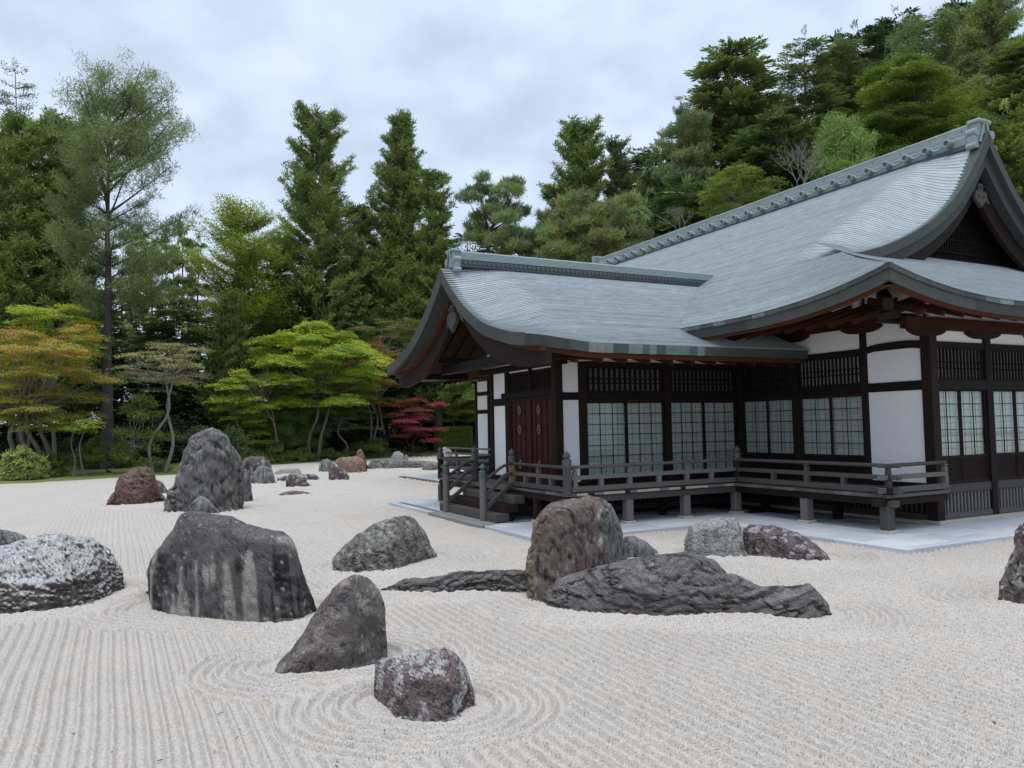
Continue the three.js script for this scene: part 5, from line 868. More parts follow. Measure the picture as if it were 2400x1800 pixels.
// broad leaves scattered through a flat disc
function disc(seed, n, rad, leaf, flat = 0.22, tilt = 0.6) { const r = rng(seed), L = []; for (let i = 0; i < n; i++) { const a = r() * 6.283, q = rad * Math.sqrt(r()), b = a + (r() - 0.5) * 2; const d = V(Math.cos(b), (r() - 0.6) * tilt, Math.sin(b)).normalize().multiplyScalar(leaf * (0.7 + 0.6 * r())), w = V((r() - 0.5) * tilt * 2, 1, (r() - 0.5) * tilt * 2).cross(d).normalize().multiplyScalar(leaf * 0.36); L.push([V(Math.cos(a) * q, (r() - 0.5) * 2 * flat * rad, Math.sin(a) * q), d, w, 0.45]); } return leafGeo(seed, L); }
function hanging(seed, n, len) { const r = rng(seed), L = []; for (let i = 0; i < n; i++) { const d = V(0.5 + 0.4 * (r() - 0.5), -0.55 - 0.4 * r(), (r() - 0.5) * 0.9).normalize().multiplyScalar(len * (0.6 + 0.6 * r())), w = V(r() - 0.5, r() - 0.5, r() - 0.5).cross(d).normalize().multiplyScalar(len * 0.1); L.push([V((r() - 0.3) * len, (r() - 0.5) * len * 0.5, (r() - 0.5) * len), d, w, 0.5]); } return leafGeo(seed, L); }
const LEAF = {
  pine: [0, 1].map((k) => tuft(11 + k, 48, 0.34, 0.04, 0.75, 0.22, 0.25)),
  pinefine: [0, 1].map((k) => tuft(15 + k, 64, 0.24, 0.024, 0.6, 0.3, 0.2)),
  maki: [0, 1].map((k) => tuft(21 + k, 38, 0.27, 0.055, 0.6, 0.2, 0.3)),
  fir: [0, 1].map((k) => spray(31 + k, 52, 1.05, 0.46, 0.26, 0.09, 0.10)),
  cedar: [0, 1].map((k) => hanging(41 + k, 26, 0.5)),
  cypress: [0, 1].map((k) => tuft(45 + k, 26, 0.36, 0.07, 0.9, 0.2, 0.2)),
  maple: [0, 1].map((k) => disc(51 + k, 44, 0.42, 0.12, 0.16, 0.5)),
  maplefine: [0, 1].map((k) => disc(55 + k, 40, 0.4, 0.085, 0.14, 0.5)),
  broad: [0, 1].map((k) => disc(61 + k, 36, 0.4, 0.13, 0.5, 1.2)),
  shrub: [0, 1].map((k) => tuft(71 + k, 26, 0.2, 0.06, 0.5, 0.16, 0.2)),
  rhodo: [0, 1].map((k) => tuft(75 + k, 18, 0.17, 0.05, 0.4, 0.05, 0.3)),
  small: [0, 1].map((k) => disc(81 + k, 40, 0.22, 0.055, 0.5, 1.2)),
};
const YA = V(0, 1, 0);
function crown(name, parent, clumps, kind, color, vary, mat, kindFlag = 'stuff') {
  const groups = LEAF[kind], q = new THREE.Quaternion(), e = new THREE.Euler(), m = new THREE.Matrix4(), c = new THREE.Color(), org = worldPos(parent);
  groups.forEach((g, k) => {
    const mine = clumps.filter((_, i) => i % groups.length === k); if (!mine.length) return;
    const im = lit(new THREE.InstancedMesh(g, mat, mine.length)); im.name = name; im.userData.kind = kindFlag;
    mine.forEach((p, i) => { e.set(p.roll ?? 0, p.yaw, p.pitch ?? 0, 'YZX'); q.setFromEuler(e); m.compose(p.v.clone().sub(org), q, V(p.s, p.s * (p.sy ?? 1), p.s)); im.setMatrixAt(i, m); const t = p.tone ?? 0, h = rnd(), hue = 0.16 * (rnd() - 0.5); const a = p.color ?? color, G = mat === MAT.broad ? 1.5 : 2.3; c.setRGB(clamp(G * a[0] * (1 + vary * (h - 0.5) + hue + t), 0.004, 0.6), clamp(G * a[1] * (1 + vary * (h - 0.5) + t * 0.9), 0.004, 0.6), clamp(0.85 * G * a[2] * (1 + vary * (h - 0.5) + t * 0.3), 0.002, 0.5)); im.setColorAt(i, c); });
    im.instanceMatrix.needsUpdate = true; parent.add(im);
  });
}
// tapered limb through points
function limb(pts, r0, r1, seg = 6, rad = 6) {
  const c = new THREE.CatmullRomCurve3(pts), n = Math.max(2, seg), fr = c.computeFrenetFrames(n, false), pos = [], uv = [], idx = [];
  for (let i = 0; i <= n; i++) { const p = c.getPoint(i / n), r = lerp(r0, r1, Math.pow(i / n, 0.8)); for (let k = 0; k <= rad; k++) { const a = k / rad * Math.PI * 2, w = 1 + 0.12 * n3(p.x * 3 + Math.cos(a), p.y * 1.2, p.z * 3 + Math.sin(a)); const nn = fr.normals[i], b = fr.binormals[i], x = Math.cos(a) * r * w, y = Math.sin(a) * r * w; pos.push(p.x + nn.x * x + b.x * y, p.y + nn.y * x + b.y * y, p.z + nn.z * x + b.z * y); uv.push(p.y + i * 0.01, k / rad * r * 6); } }
  for (let i = 0; i < n; i++) for (let k = 0; k < rad; k++) { const a = i * (rad + 1) + k, b = a + rad + 1; idx.push(a, b, a + 1, b, b + 1, a + 1); }
  return geoFrom(pos, idx, uv);
}
const mergeLimbs = (gs) => mergeGeometries(gs);
function trunkLine(x, y, z, H, lean, wob, r) { const p = []; for (let i = 0; i <= 6; i++) { const t = i / 6; p.push(V(x + lean[0] * t + wob * (r() - 0.5) * (i > 0 && i < 6 ? 1 : 0), y + H * t, z + lean[1] * t + wob * (r() - 0.5) * (i > 0 && i < 6 ? 1 : 0))); } return p; }
const PROFILE = {
  cone: (t) => 0.08 + 0.92 * Math.pow(1 - t, 0.85),
  column: (t) => Math.min(1, 1.5 * Math.pow(1 - t, 0.55)),
  maki: (t) => 0.36 + 0.64 * Math.pow(1 - t, 0.85),
  oval: (t) => Math.max(0.14, Math.sqrt(Math.max(0, 1 - Math.pow(2 * t - 0.8, 2) * 0.68))),
  round: (t) => Math.sqrt(Math.max(0, 1 - Math.pow(1.9 * t - 0.75, 2))),
  flat: (t) => 0.55 + 0.45 * Math.sin(Math.min(1, t * 1.1) * Math.PI * 0.75),
};
// conifer: whorls of limbs round one stem, leaf clumps along each limb
function conifer(o) {
  const r = rng(o.seed), [x, z] = spot(bear(o.p), o.D), y0 = landY(x, z) - 0.1, top = riseAt(o.p, o.top, o.D), H = top - y0, W = o.w * o.D / 1830;
  const t = thing(o.name, o.label, 'tree', x, y0, z, o.group), lean = [(o.lean ?? 0) * H, 0], line = trunkLine(x, y0, z, H * 0.97, lean, H * 0.012, r), curve = new THREE.CatmullRomCurve3(line);
  const limbs = [limb(line, o.tr ?? H * 0.017, 0.03, 14, 9)], clumps = [], cb = o.cb ?? 0.2, step = o.step ?? 0.6;
  for (let h = H * cb; h < H * 0.985; h += step * (0.8 + 0.4 * r())) {
    const q = h / H, tt = (q - cb) / (1 - cb), rad = W * PROFILE[o.shape](tt); if (rad < 0.12) continue;
    const P = curve.getPoint(clamp(q / 0.97, 0, 1));
    for (let k = 0; k < o.k; k++) {
      if (r() < (o.gap ?? 0.1)) continue;
      const a = r() * Math.PI * 2, side = Math.cos(a) > 0 ? o.right ?? 1 : o.left ?? 1, L = rad * (0.5 + 0.65 * r()) * lerp(1, side, Math.abs(Math.cos(a))), rise = lerp(o.rise0 ?? o.rise, o.rise, 1 - tt) + 0.25 * (r() - 0.5);
      const d = V(Math.cos(a), 0, Math.sin(a)), at = (s) => V(P.x + d.x * L * s, P.y + L * (rise * s + (o.curl ?? 0) * s * s), P.z + d.z * L * s);
      if (o.limbs && L > 0.8) limbs.push(limb([P, at(0.5), at(1)], Math.min(0.09, 0.018 * L + 0.01), 0.012, 3, 4));
      const n = Math.max(1, Math.round(1.5 * L / (o.gapL ?? 0.5)));
      for (let i = 0; i < n; i++) {
        const s = lerp(o.inner ?? 0.35, 1, (i + r()) / n), sp = (o.fan ?? 0.3) * L * s * (r() - 0.5) * 2 * (n > 1 ? 1 : 0.3), v = at(s).add(V(-d.z * sp, (r() - 0.5) * (o.thick ?? 0.25), d.x * sp));
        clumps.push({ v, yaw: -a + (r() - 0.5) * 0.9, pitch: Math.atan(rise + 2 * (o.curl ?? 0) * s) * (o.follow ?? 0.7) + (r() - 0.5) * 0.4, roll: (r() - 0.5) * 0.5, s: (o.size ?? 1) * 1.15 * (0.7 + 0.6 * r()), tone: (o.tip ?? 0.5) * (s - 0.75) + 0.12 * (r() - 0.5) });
      }
    }
  }
  for (let i = 0; i < 3; i++) clumps.push({ v: V(x + lean[0], top - 0.25 * i, z), yaw: r() * 6, pitch: 1.2, s: (o.size ?? 1) * (o.leaf === 'fir' ? 0.5 : 0.8) });
  part('trunk', mergeLimbs(limbs), o.bark ?? MAT.bark, t);
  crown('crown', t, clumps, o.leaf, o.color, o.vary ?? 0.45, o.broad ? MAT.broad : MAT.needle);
  return t;
}
// spreading tree: leaf clouds held in flat pads at the ends of crooked limbs
function spreading(o) {
  const r = rng(o.seed), [x, z] = spot(bear(o.p), o.D), y0 = landY(x, z) - 0.08, top = riseAt(o.p, o.top, o.D), bot = riseAt(o.p, o.bot, o.D), W = o.w * o.D / 1830, H = top - y0;
  const t = thing(o.name, o.label, o.cat ?? 'tree', x, y0, z, o.group), limbs = [], clumps = [], [tx, tz] = spot(bear(o.p + (o.shift ?? 0)), o.D), trunks = o.trunks ?? 1, forks = [];
  for (let k = 0; k < trunks; k++) { const bx = x + (trunks > 1 ? (k - (trunks - 1) / 2) * 0.55 : 0), f = V(lerp(bx, tx, 0.6) + (r() - 0.5) * W * 0.6, lerp(bot, top, 0.1 + 0.15 * r()), z + (r() - 0.5) * 0.9); forks.push(f); limbs.push(limb([V(bx, y0, z), V(lerp(bx, f.x, 0.2) + (r() - 0.5) * 0.7, lerp(y0, f.y, 0.33), z + (r() - 0.5) * 0.4), V(lerp(bx, f.x, 0.6) + (r() - 0.5) * 0.8, lerp(y0, f.y, 0.66), z + (r() - 0.5) * 0.4), f], o.tr ?? 0.11, (o.tr ?? 0.11) * 0.55, 10, 7)); }
  const N = o.pads;
  for (let k = 0; k < N; k++) {
    const tt = (k + 0.5) / N, yy = lerp(bot, top, clamp(tt + 0.16 * (r() - 0.5), 0, 1)), ring = W * PROFILE[o.shape ?? 'round'](tt), a = k * 2.4 + r() * 0.9, q = Math.sqrt(r()) * 0.85 + 0.1, pr = (o.pr ?? 0.32) * W * (0.7 + 0.6 * r()) * (tt > 0.85 ? 0.8 : 1);
    const c = V(tx + Math.cos(a) * ring * q, yy - (o.pth ?? 0.28) * pr * 0.5, tz + Math.sin(a) * ring * q * 0.8), f = forks[k % forks.length];
    limbs.push(limb([f, V(lerp(f.x, c.x, 0.33) + (r() - 0.5) * 0.6, lerp(f.y, c.y, 0.2), lerp(f.z, c.z, 0.33)), V(lerp(f.x, c.x, 0.7) + (r() - 0.5) * 0.5, lerp(f.y, c.y, 0.6), lerp(f.z, c.z, 0.7)), V(c.x, c.y - pr * 0.1, c.z)], (o.tr ?? 0.11) * 0.5, 0.014, 8, 5));
    const n = Math.round((o.dense ?? 26) * pr * pr + 5), tone = (o.padVary ?? 0.5) * (r() - 0.5);
    for (let i = 0; i < n; i++) { const b = r() * 6.283, s = Math.sqrt(r()), v = V(c.x + Math.cos(b) * s * pr, c.y + (1 - s * s) * pr * (o.pth ?? 0.28) * (0.4 + 0.9 * r()) - 0.1 * r(), c.z + Math.sin(b) * s * pr);
      const col = o.color2 && n3(v.x * 0.9 + o.seed, v.y * 0.9, v.z * 0.9) + (o.mix ?? 0) + 0.6 * ((v.y - bot) / (top - bot) - 0.5) > 0 ? o.color2 : o.color;
      clumps.push({ v, yaw: -b + (r() - 0.5), pitch: o.up ? 0.9 + 0.5 * (r() - 0.5) : 0.3 * (r() - 0.5) - 0.2 * s, roll: (r() - 0.5) * 0.4, s: (o.size ?? 1) * (0.75 + 0.5 * r()), tone: tone + 0.2 * (r() - 0.5), color: col }); }
  }
  if (o.twigs) for (let k = 0; k < o.twigs; k++) { const f = forks[k % forks.length], a = r() * 6.28, L = W * (0.5 + 0.6 * r()); limbs.push(limb([f, V(f.x + Math.cos(a) * L * 0.5, f.y + (r() - 0.2) * L * 0.3, f.z + Math.sin(a) * L * 0.5), V(f.x + Math.cos(a) * L, f.y + (r() - 0.2) * L * 0.7, f.z + Math.sin(a) * L)], 0.035, 0.008, 5, 4)); }
  part('trunk', mergeLimbs(limbs), o.bark ?? MAT.barkPale, t);
  crown('crown', t, clumps, o.leaf, o.color, o.vary ?? 0.4, o.needle ? MAT.needle : MAT.broad);
  return t;
}
// shrub: leaf clumps over a lumpy mound
function shrub(o) {
  const r = rng(o.seed), [x, z] = spot(bear(o.p), o.D), y0 = landY(x, z), H = riseAt(o.p, o.top, o.D) - y0, W = o.w * o.D / 1830, t = thing(o.name ?? 'shrub', o.label, o.cat ?? 'shrub', x, y0, z, o.group), clumps = [], n = Math.round((o.dense ?? 60) * (W * W + W * H));
  for (let i = 0; i < n; i++) { const d = rdir(r, 0.35); if (d.y < -0.1) d.y = Math.abs(d.y); const k = (0.72 + 0.3 * r()) * (0.85 + 0.2 * n3(d.x * 2 + o.seed, d.y * 2, d.z * 2)), v = V(x + d.x * W * k, y0 + Math.max(0.04, d.y * H * k), z + d.z * W * k * 0.8); clumps.push({ v, yaw: -Math.atan2(d.z, d.x) + (r() - 0.5), pitch: Math.asin(clamp(d.y, -1, 1)) * 0.8 + (r() - 0.5) * 0.6, roll: r() - 0.5, s: (o.size ?? 1) * (0.7 + 0.6 * r()), tone: 0.3 * (r() - 0.5) }); }
  const st = []; for (let i = 0; i < 5; i++) { const a = r() * 6.28; st.push(limb([V(x, y0 - 0.05, z), V(x + Math.cos(a) * W * 0.3, y0 + H * 0.35, z + Math.sin(a) * W * 0.3), V(x + Math.cos(a) * W * 0.6, y0 + H * 0.65, z + Math.sin(a) * W * 0.6)], 0.035, 0.012, 4, 5)); }
  part('stem', mergeLimbs(st), MAT.barkDark, t); crown('foliage', t, clumps, o.leaf ?? 'shrub', o.color, o.vary ?? 0.4, MAT.needle); return t;
}
// bare tree: limbs that fork and fork again
function bare(o) {
  const r = rng(o.seed), [x, z] = spot(bear(o.p), o.D), y0 = landY(x, z) - 0.1, base = riseAt(o.p, o.bot, o.D), top = riseAt(o.p, o.top, o.D), t = thing(o.name, o.label, 'tree', x, y0, z, o.group), L = [];
  const grow = (p, d, len, rad, n) => { const e = p.clone().addScaledVector(d, len), m = p.clone().lerp(e, 0.5).add(V((r() - 0.5) * len * 0.2, 0, (r() - 0.5) * len * 0.2)); L.push(limb([p, m, e], rad, rad * 0.6, 4, 5)); if (n > 0) for (let k = 0; k < (n > 2 ? 3 : 2 + (r() < 0.4 ? 1 : 0)); k++) grow(e, d.clone().add(V((r() - 0.5) * 1.5, (r() - 0.35) * 0.8, (r() - 0.5) * 1.5)).normalize(), len * (0.6 + 0.25 * r()), rad * 0.6, n - 1); };
  const fork = V(x, base, z); L.push(limb([V(x, y0, z), V(x + 0.2, lerp(y0, base, 0.5), z), fork], o.tr, o.tr * 0.8, 6, 7));
  for (let k = 0; k < (o.stems ?? 3); k++) grow(fork, V((r() - 0.5) * (o.fan ?? 1.2) + (o.tilt ?? 0), 1, (r() - 0.5) * 0.8).normalize(), (top - base) * 0.36, o.tr * 0.6, o.n ?? 4);
  part('trunk', mergeLimbs(L), o.bark ?? MAT.barkPale, t); return t;
}
//TREES
const C = { maki: [0.078, 0.108, 0.03], makiD: [0.06, 0.086, 0.026], pine: [0.095, 0.125, 0.058], pineY: [0.125, 0.135, 0.05], dark: [0.062, 0.095, 0.034], dark2: [0.05, 0.078, 0.03], fir: [0.098, 0.125, 0.046], lime: [0.34, 0.43, 0.04], lime2: [0.25, 0.33, 0.032], olive: [0.18, 0.19, 0.05], orange: [0.36, 0.23, 0.05], ochre: [0.20, 0.165, 0.035], red: [0.24, 0.03, 0.05], green: [0.07, 0.13, 0.022], spring: [0.2, 0.26, 0.03] };
// left of the garden
conifer({ name: 'pine_tree', p: 250, D: 47, top: 232, w: 188, lean: 0.0, tr: 0.42, cb: 0.42, step: 0.62, k: 5, gap: 0.22, shape: 'oval', rise: 0.4, rise0: 0.9, curl: 0.1, limbs: true, inner: 0.5, fan: 0.36, gapL: 0.34, thick: 0.5, leaf: 'pinefine', size: 1.25, color: [0.082, 0.11, 0.045], tip: 0.4, seed: 101, label: 'tall pine with a thick straight grey trunk and open airy crown at left', left: 0.62 });
conifer({ name: 'umbrella_pine', p: 50, D: 50, top: 270, w: 150, cb: 0.12, step: 0.42, k: 6, shape: 'maki', rise: 0.5, curl: 0.2, inner: 0.3, gapL: 0.34, leaf: 'maki', size: 1.2, color: C.maki, seed: 102, label: 'dense umbrella pine at the left edge, left of the tall open pine' });
conifer({ name: 'umbrella_pine', p: 155, D: 53, top: 268, w: 124, cb: 0.12, step: 0.45, k: 6, shape: 'maki', rise: 0.5, curl: 0.2, inner: 0.3, gapL: 0.36, leaf: 'maki', size: 1.2, color: C.makiD, seed: 103, label: 'dense umbrella pine just behind the left side of the tall open pine' });
conifer({ name: 'sparse_tree', p: 22, D: 58, top: 122, w: 62, cb: 0.4, step: 0.7, k: 4, gap: 0.25, shape: 'oval', rise: 0.6, limbs: true, gapL: 0.6, inner: 0.45, leaf: 'broad', size: 0.8, color: [0.075, 0.085, 0.05], bark: MAT.barkPale, tr: 0.2, seed: 104, label: 'thin half bare tree with pale stem above the left edge' });
conifer({ name: 'umbrella_pine', p: -60, D: 52, top: 320, w: 143, cb: 0.1, step: 0.5, k: 6, shape: 'maki', rise: 0.5, curl: 0.2, gapL: 0.4, leaf: 'maki', size: 1.3, color: C.makiD, seed: 105, label: 'umbrella pine mostly cut off by the left edge' });
for (const [p, D, top, s, l] of [[285, 66, 560, 1, 'first'], [318, 70, 540, 2, 'second'], [352, 64, 575, 3, 'third'], [388, 72, 550, 4, 'fourth'], [424, 66, 530, 5, 'fifth'], [462, 70, 560, 6, 'sixth']]) conifer({ name: 'slender_cedar', p, D, top: top - 10, w: 46, cb: 0.3, step: 0.8, k: 4, gap: 0.3, shape: 'column', rise: -0.1, limbs: true, inner: 0.2, gapL: 0.42, leaf: 'cedar', size: 1.0, color: C.fir, bark: MAT.barkDark, tr: 0.2, seed: 120 + s, label: l + ' slender dark cedar right of the tall pine trunk, sky between stems', group: 'slender cedars with sky showing between their stems' });
conifer({ name: 'larch', p: 560, D: 62, top: 500, w: 125, cb: 0.28, step: 0.55, k: 5, gap: 0.12, shape: 'oval', rise: 0.55, curl: 0.15, limbs: true, inner: 0.25, gapL: 0.17, fan: 0.4, leaf: 'maplefine', broad: true, size: 1.3, color: [0.21, 0.26, 0.045], tip: 0.6, seed: 130, bark: MAT.bark, label: 'feathery yellow green tree with thin upright tip between pine and umbrella pines' });
conifer({ name: 'cypress', p: 540, D: 54, top: 690, w: 74, cb: 0.06, step: 0.3, k: 8, shape: 'cone', rise: 0.9, inner: 0.3, gapL: 0.3, leaf: 'cypress', size: 1.1, color: [0.05, 0.075, 0.02], seed: 131, label: 'narrow dark green cypress cone left of the bright lime maple' });
conifer({ name: 'umbrella_pine', p: 752, D: 66, top: 258, w: 127, cb: 0.12, step: 0.42, k: 6, gap: 0.14, shape: 'maki', rise: 0.75, curl: 0.15, inner: 0.3, gapL: 0.40, leaf: 'maki', size: 1.15, color: C.maki, limbs: true, bark: MAT.barkPale, seed: 132, label: 'flat topped umbrella pine, left of the two tall ones in the middle' });
conifer({ name: 'umbrella_pine', p: 948, D: 70, top: 250, w: 153, cb: 0.1, step: 0.4, k: 7, gap: 0.1, shape: 'cone', rise: 0.6, curl: 0.25, inner: 0.3, gapL: 0.42, leaf: 'maki', size: 1.2, color: C.maki, limbs: true, seed: 133, label: 'pointed umbrella pine, right of the two tall ones in the middle' });
conifer({ name: 'umbrella_pine', p: 1025, D: 66, top: 395, w: 78, cb: 0.1, step: 0.45, k: 6, shape: 'maki', rise: 0.6, gapL: 0.42, leaf: 'maki', size: 1.15, color: C.maki, seed: 134, label: 'shorter umbrella pine hugging the right side of the pointed one' });
conifer({ name: 'umbrella_pine', p: 660, D: 68, top: 560, w: 91, cb: 0.08, step: 0.5, k: 6, shape: 'maki', rise: 0.6, gapL: 0.45, leaf: 'maki', size: 1.2, color: C.makiD, seed: 135, label: 'low dark umbrella pine left of the flat topped one' });
conifer({ name: 'umbrella_pine', p: 845, D: 70, top: 480, w: 91, cb: 0.08, step: 0.5, k: 6, shape: 'maki', rise: 0.6, gapL: 0.45, leaf: 'maki', size: 1.2, color: C.makiD, seed: 136, label: 'dark umbrella pine filling the gap between the two tall ones' });
// behind the wing roof
spreading({ name: 'red_pine', p: 1160, D: 62, top: 410, bot: 560, w: 74, pads: 16, pr: 0.42, pth: 0.4, shape: 'flat', leaf: 'pine', needle: true, up: true, dense: 22, size: 1.2, color: C.pine, bark: MAT.barkRed, tr: 0.25, seed: 140, label: 'round headed pine above the left end of the wing ridge' });
spreading({ name: 'red_pine', p: 1230, D: 58, top: 500, bot: 640, w: 85, pads: 18, pr: 0.4, pth: 0.4, shape: 'flat', leaf: 'pine', needle: true, up: true, dense: 22, size: 1.2, color: C.pine, bark: MAT.barkRed, tr: 0.2, seed: 141, label: 'lower pine in layers right of the round headed pine' });
spreading({ name: 'red_pine', p: 1400, D: 54, top: 470, bot: 650, w: 125, pads: 30, pr: 0.34, pth: 0.4, shape: 'flat', leaf: 'pine', needle: true, up: true, dense: 24, size: 1.15, color: C.pineY, color2: C.pine, mix: -0.1, bark: MAT.barkRed, tr: 0.22, seed: 142, label: 'broad olive green pine rising behind where the two ridges meet' });
conifer({ name: 'umbrella_pine', p: 1372, D: 72, top: 288, w: 112, cb: 0.1, step: 0.42, k: 7, gap: 0.08, shape: 'maki', rise: 0.7, curl: 0.2, inner: 0.3, gapL: 0.45, leaf: 'maki', size: 1.3, color: C.maki, seed: 143, label: 'tall umbrella pine standing alone against the sky left of the hill' });
conifer({ name: 'umbrella_pine', p: 1458, D: 74, top: 322, w: 68, cb: 0.1, step: 0.45, k: 6, gap: 0.15, shape: 'maki', rise: 0.7, curl: 0.2, gapL: 0.45, leaf: 'maki', size: 1.2, color: C.makiD, seed: 144, label: 'narrow umbrella pine touching the right side of the lone tall one' });
conifer({ name: 'umbrella_pine', p: 1310, D: 70, top: 425, w: 65, cb: 0.1, step: 0.45, k: 6, shape: 'maki', rise: 0.6, gapL: 0.45, leaf: 'maki', size: 1.2, color: C.maki, seed: 145, label: 'short umbrella pine at the left foot of the lone tall one' });
conifer({ name: 'cedar', p: 1545, D: 66, top: 368, w: 72, cb: 0.06, step: 0.45, k: 7, shape: 'cone', rise: -0.1, inner: 0.25, gapL: 0.5, leaf: 'cedar', size: 1.6, color: C.dark, seed: 146, label: 'dark blunt cedar at the left foot of the wooded hill' });
conifer({ name: 'cedar', p: 1500, D: 60, top: 470, w: 66, cb: 0.06, step: 0.45, k: 7, shape: 'cone', rise: -0.1, inner: 0.25, gapL: 0.5, leaf: 'cedar', size: 1.6, color: C.dark, seed: 147, label: 'small dark cedar between the broad olive pine and the blunt cedar' });
// the wooded hill on the right
const FIR = { name: 'fir_tree', cb: 0.1, step: 0.55, k: 8, gap: 0.1, shape: 'oval', rise: 0.1, curl: -0.05, inner: 0.25, fan: 0.4, gapL: 0.55, thick: 0.3, leaf: 'fir', size: 1.4, color: C.fir, tip: 0.8, vary: 0.5, limbs: true };
conifer({ ...FIR, p: 1745, D: 66, top: 85, w: 118, cb: 0.05, shape: 'oval', seed: 150, label: 'largest layered fir with a domed top against the sky on the hill' });
conifer({ ...FIR, p: 1918, D: 70, top: 52, w: 78, gap: 0.3, size: 1.0, seed: 151, bark: MAT.barkRed, label: 'fir with a thin bare looking top right of the domed fir' });
conifer({ ...FIR, p: 2000, D: 74, top: 62, w: 98, seed: 152, shape: 'cone', label: 'dark pointed fir close behind the thin topped fir' });
conifer({ ...FIR, p: 2075, D: 78, top: 130, w: 90, seed: 153, shape: 'oval', color: C.dark, label: 'dark fir between the pointed fir and the tall hilltop pines' });
spreading({ name: 'red_pine', p: 1630, D: 62, top: 238, bot: 440, w: 66, pads: 16, pr: 0.44, pth: 0.4, shape: 'flat', leaf: 'pine', needle: true, up: true, dense: 16, size: 1.25, color: C.pine, bark: MAT.barkRed, tr: 0.28, seed: 154, label: 'pine with a reddish trunk leaning out left of the domed fir' });
conifer({ ...FIR, p: 1625, D: 60, top: 420, w: 80, cb: 0.05, seed: 155, color: [0.075, 0.115, 0.04], label: 'low spreading fir under the red trunked pine' });
conifer({ ...FIR, p: 1850, D: 60, top: 250, w: 95, cb: 0.05, seed: 156, color: [0.075, 0.11, 0.04], label: 'dark fir low on the slope under the thin topped fir' });
conifer({ name: 'pine_tree', p: 2170, D: 72, top: 20, w: 70, cb: 0.25, step: 0.6, k: 5, gap: 0.2, shape: 'oval', rise: 0.6, curl: 0.1, limbs: true, inner: 0.4, gapL: 0.5, fan: 0.3, leaf: 'pinefine', size: 1.5, color: [0.085, 0.12, 0.045], seed: 157, label: 'pine whose soft twin head just reaches the top edge' });
conifer({ name: 'pine_tree', p: 2265, D: 70, top: 0, w: 74, cb: 0.25, step: 0.6, k: 5, gap: 0.2, shape: 'oval', rise: 0.6, curl: 0.1, limbs: true, inner: 0.4, gapL: 0.5, fan: 0.3, leaf: 'pinefine', size: 1.5, color: [0.085, 0.115, 0.042], seed: 158, label: 'pine right of the soft twin headed pine, cut by the top edge' });
conifer({ name: 'pine_tree', p: 2370, D: 66, top: -60, w: 105, cb: 0.2, step: 0.6, k: 6, gap: 0.12, shape: 'oval', rise: 0.45, limbs: true, inner: 0.35, gapL: 0.5, fan: 0.35, leaf: 'pine', size: 1.5, color: [0.10, 0.125, 0.045], bark: MAT.barkRed, seed: 159, label: 'tall pine filling the top right corner' });
spreading({ name: 'green_maple', p: 2165, D: 55, top: 118, bot: 400, w: 165, pads: 46, pr: 0.3, pth: 0.45, shape: 'round', leaf: 'maple', dense: 20, size: 1.15, color: [0.10, 0.155, 0.026], color2: [0.13, 0.18, 0.028], tr: 0.25, bark: MAT.bark, seed: 160, label: 'large bright green maple on the hill above the main ridge' });
conifer({ name: 'soft_pine', p: 2000, D: 52, top: 262, w: 92, cb: 0.05, step: 0.4, k: 6, shape: 'oval', rise: 0.6, curl: 0.1, inner: 0.35, gapL: 0.4, leaf: 'pinefine', size: 1.3, color: [0.10, 0.145, 0.045], tip: 0.5, seed: 161, label: 'soft grey green pine left of the bright maple above the main ridge' });
spreading({ name: 'young_maple', p: 1755, D: 48, top: 395, bot: 500, w: 105, pads: 22, pr: 0.3, pth: 0.4, shape: 'flat', leaf: 'maple', dense: 18, size: 1.0, color: [0.14, 0.19, 0.03], tr: 0.12, twigs: 14, bark: MAT.barkPale, seed: 162, label: 'low light green maple just above the middle of the main ridge' });
bare({ name: 'bare_tree', p: 1895, D: 47, top: 330, bot: 470, tr: 0.1, n: 4, stems: 4, seed: 163, label: 'leafless pale tree just above the main ridge beside the light green maple' });
bare({ name: 'bare_tree', p: 1610, D: 50, top: 480, bot: 545, tr: 0.07, n: 4, stems: 4, fan: 2.6, seed: 164, label: 'leafless brown twiggy tree low above the left part of the main ridge' });
conifer({ ...FIR, p: 2390, D: 50, top: 235, w: 115, cb: 0.05, seed: 165, k: 6, rise: 0.25, color: [0.10, 0.135, 0.035], size: 1.1, label: 'light tipped fir at the right edge behind the gable peak' });
conifer({ ...FIR, p: 2470, D: 56, top: 60, w: 140, cb: 0.05, seed: 166, label: 'fir mostly beyond the right edge behind the gable' });
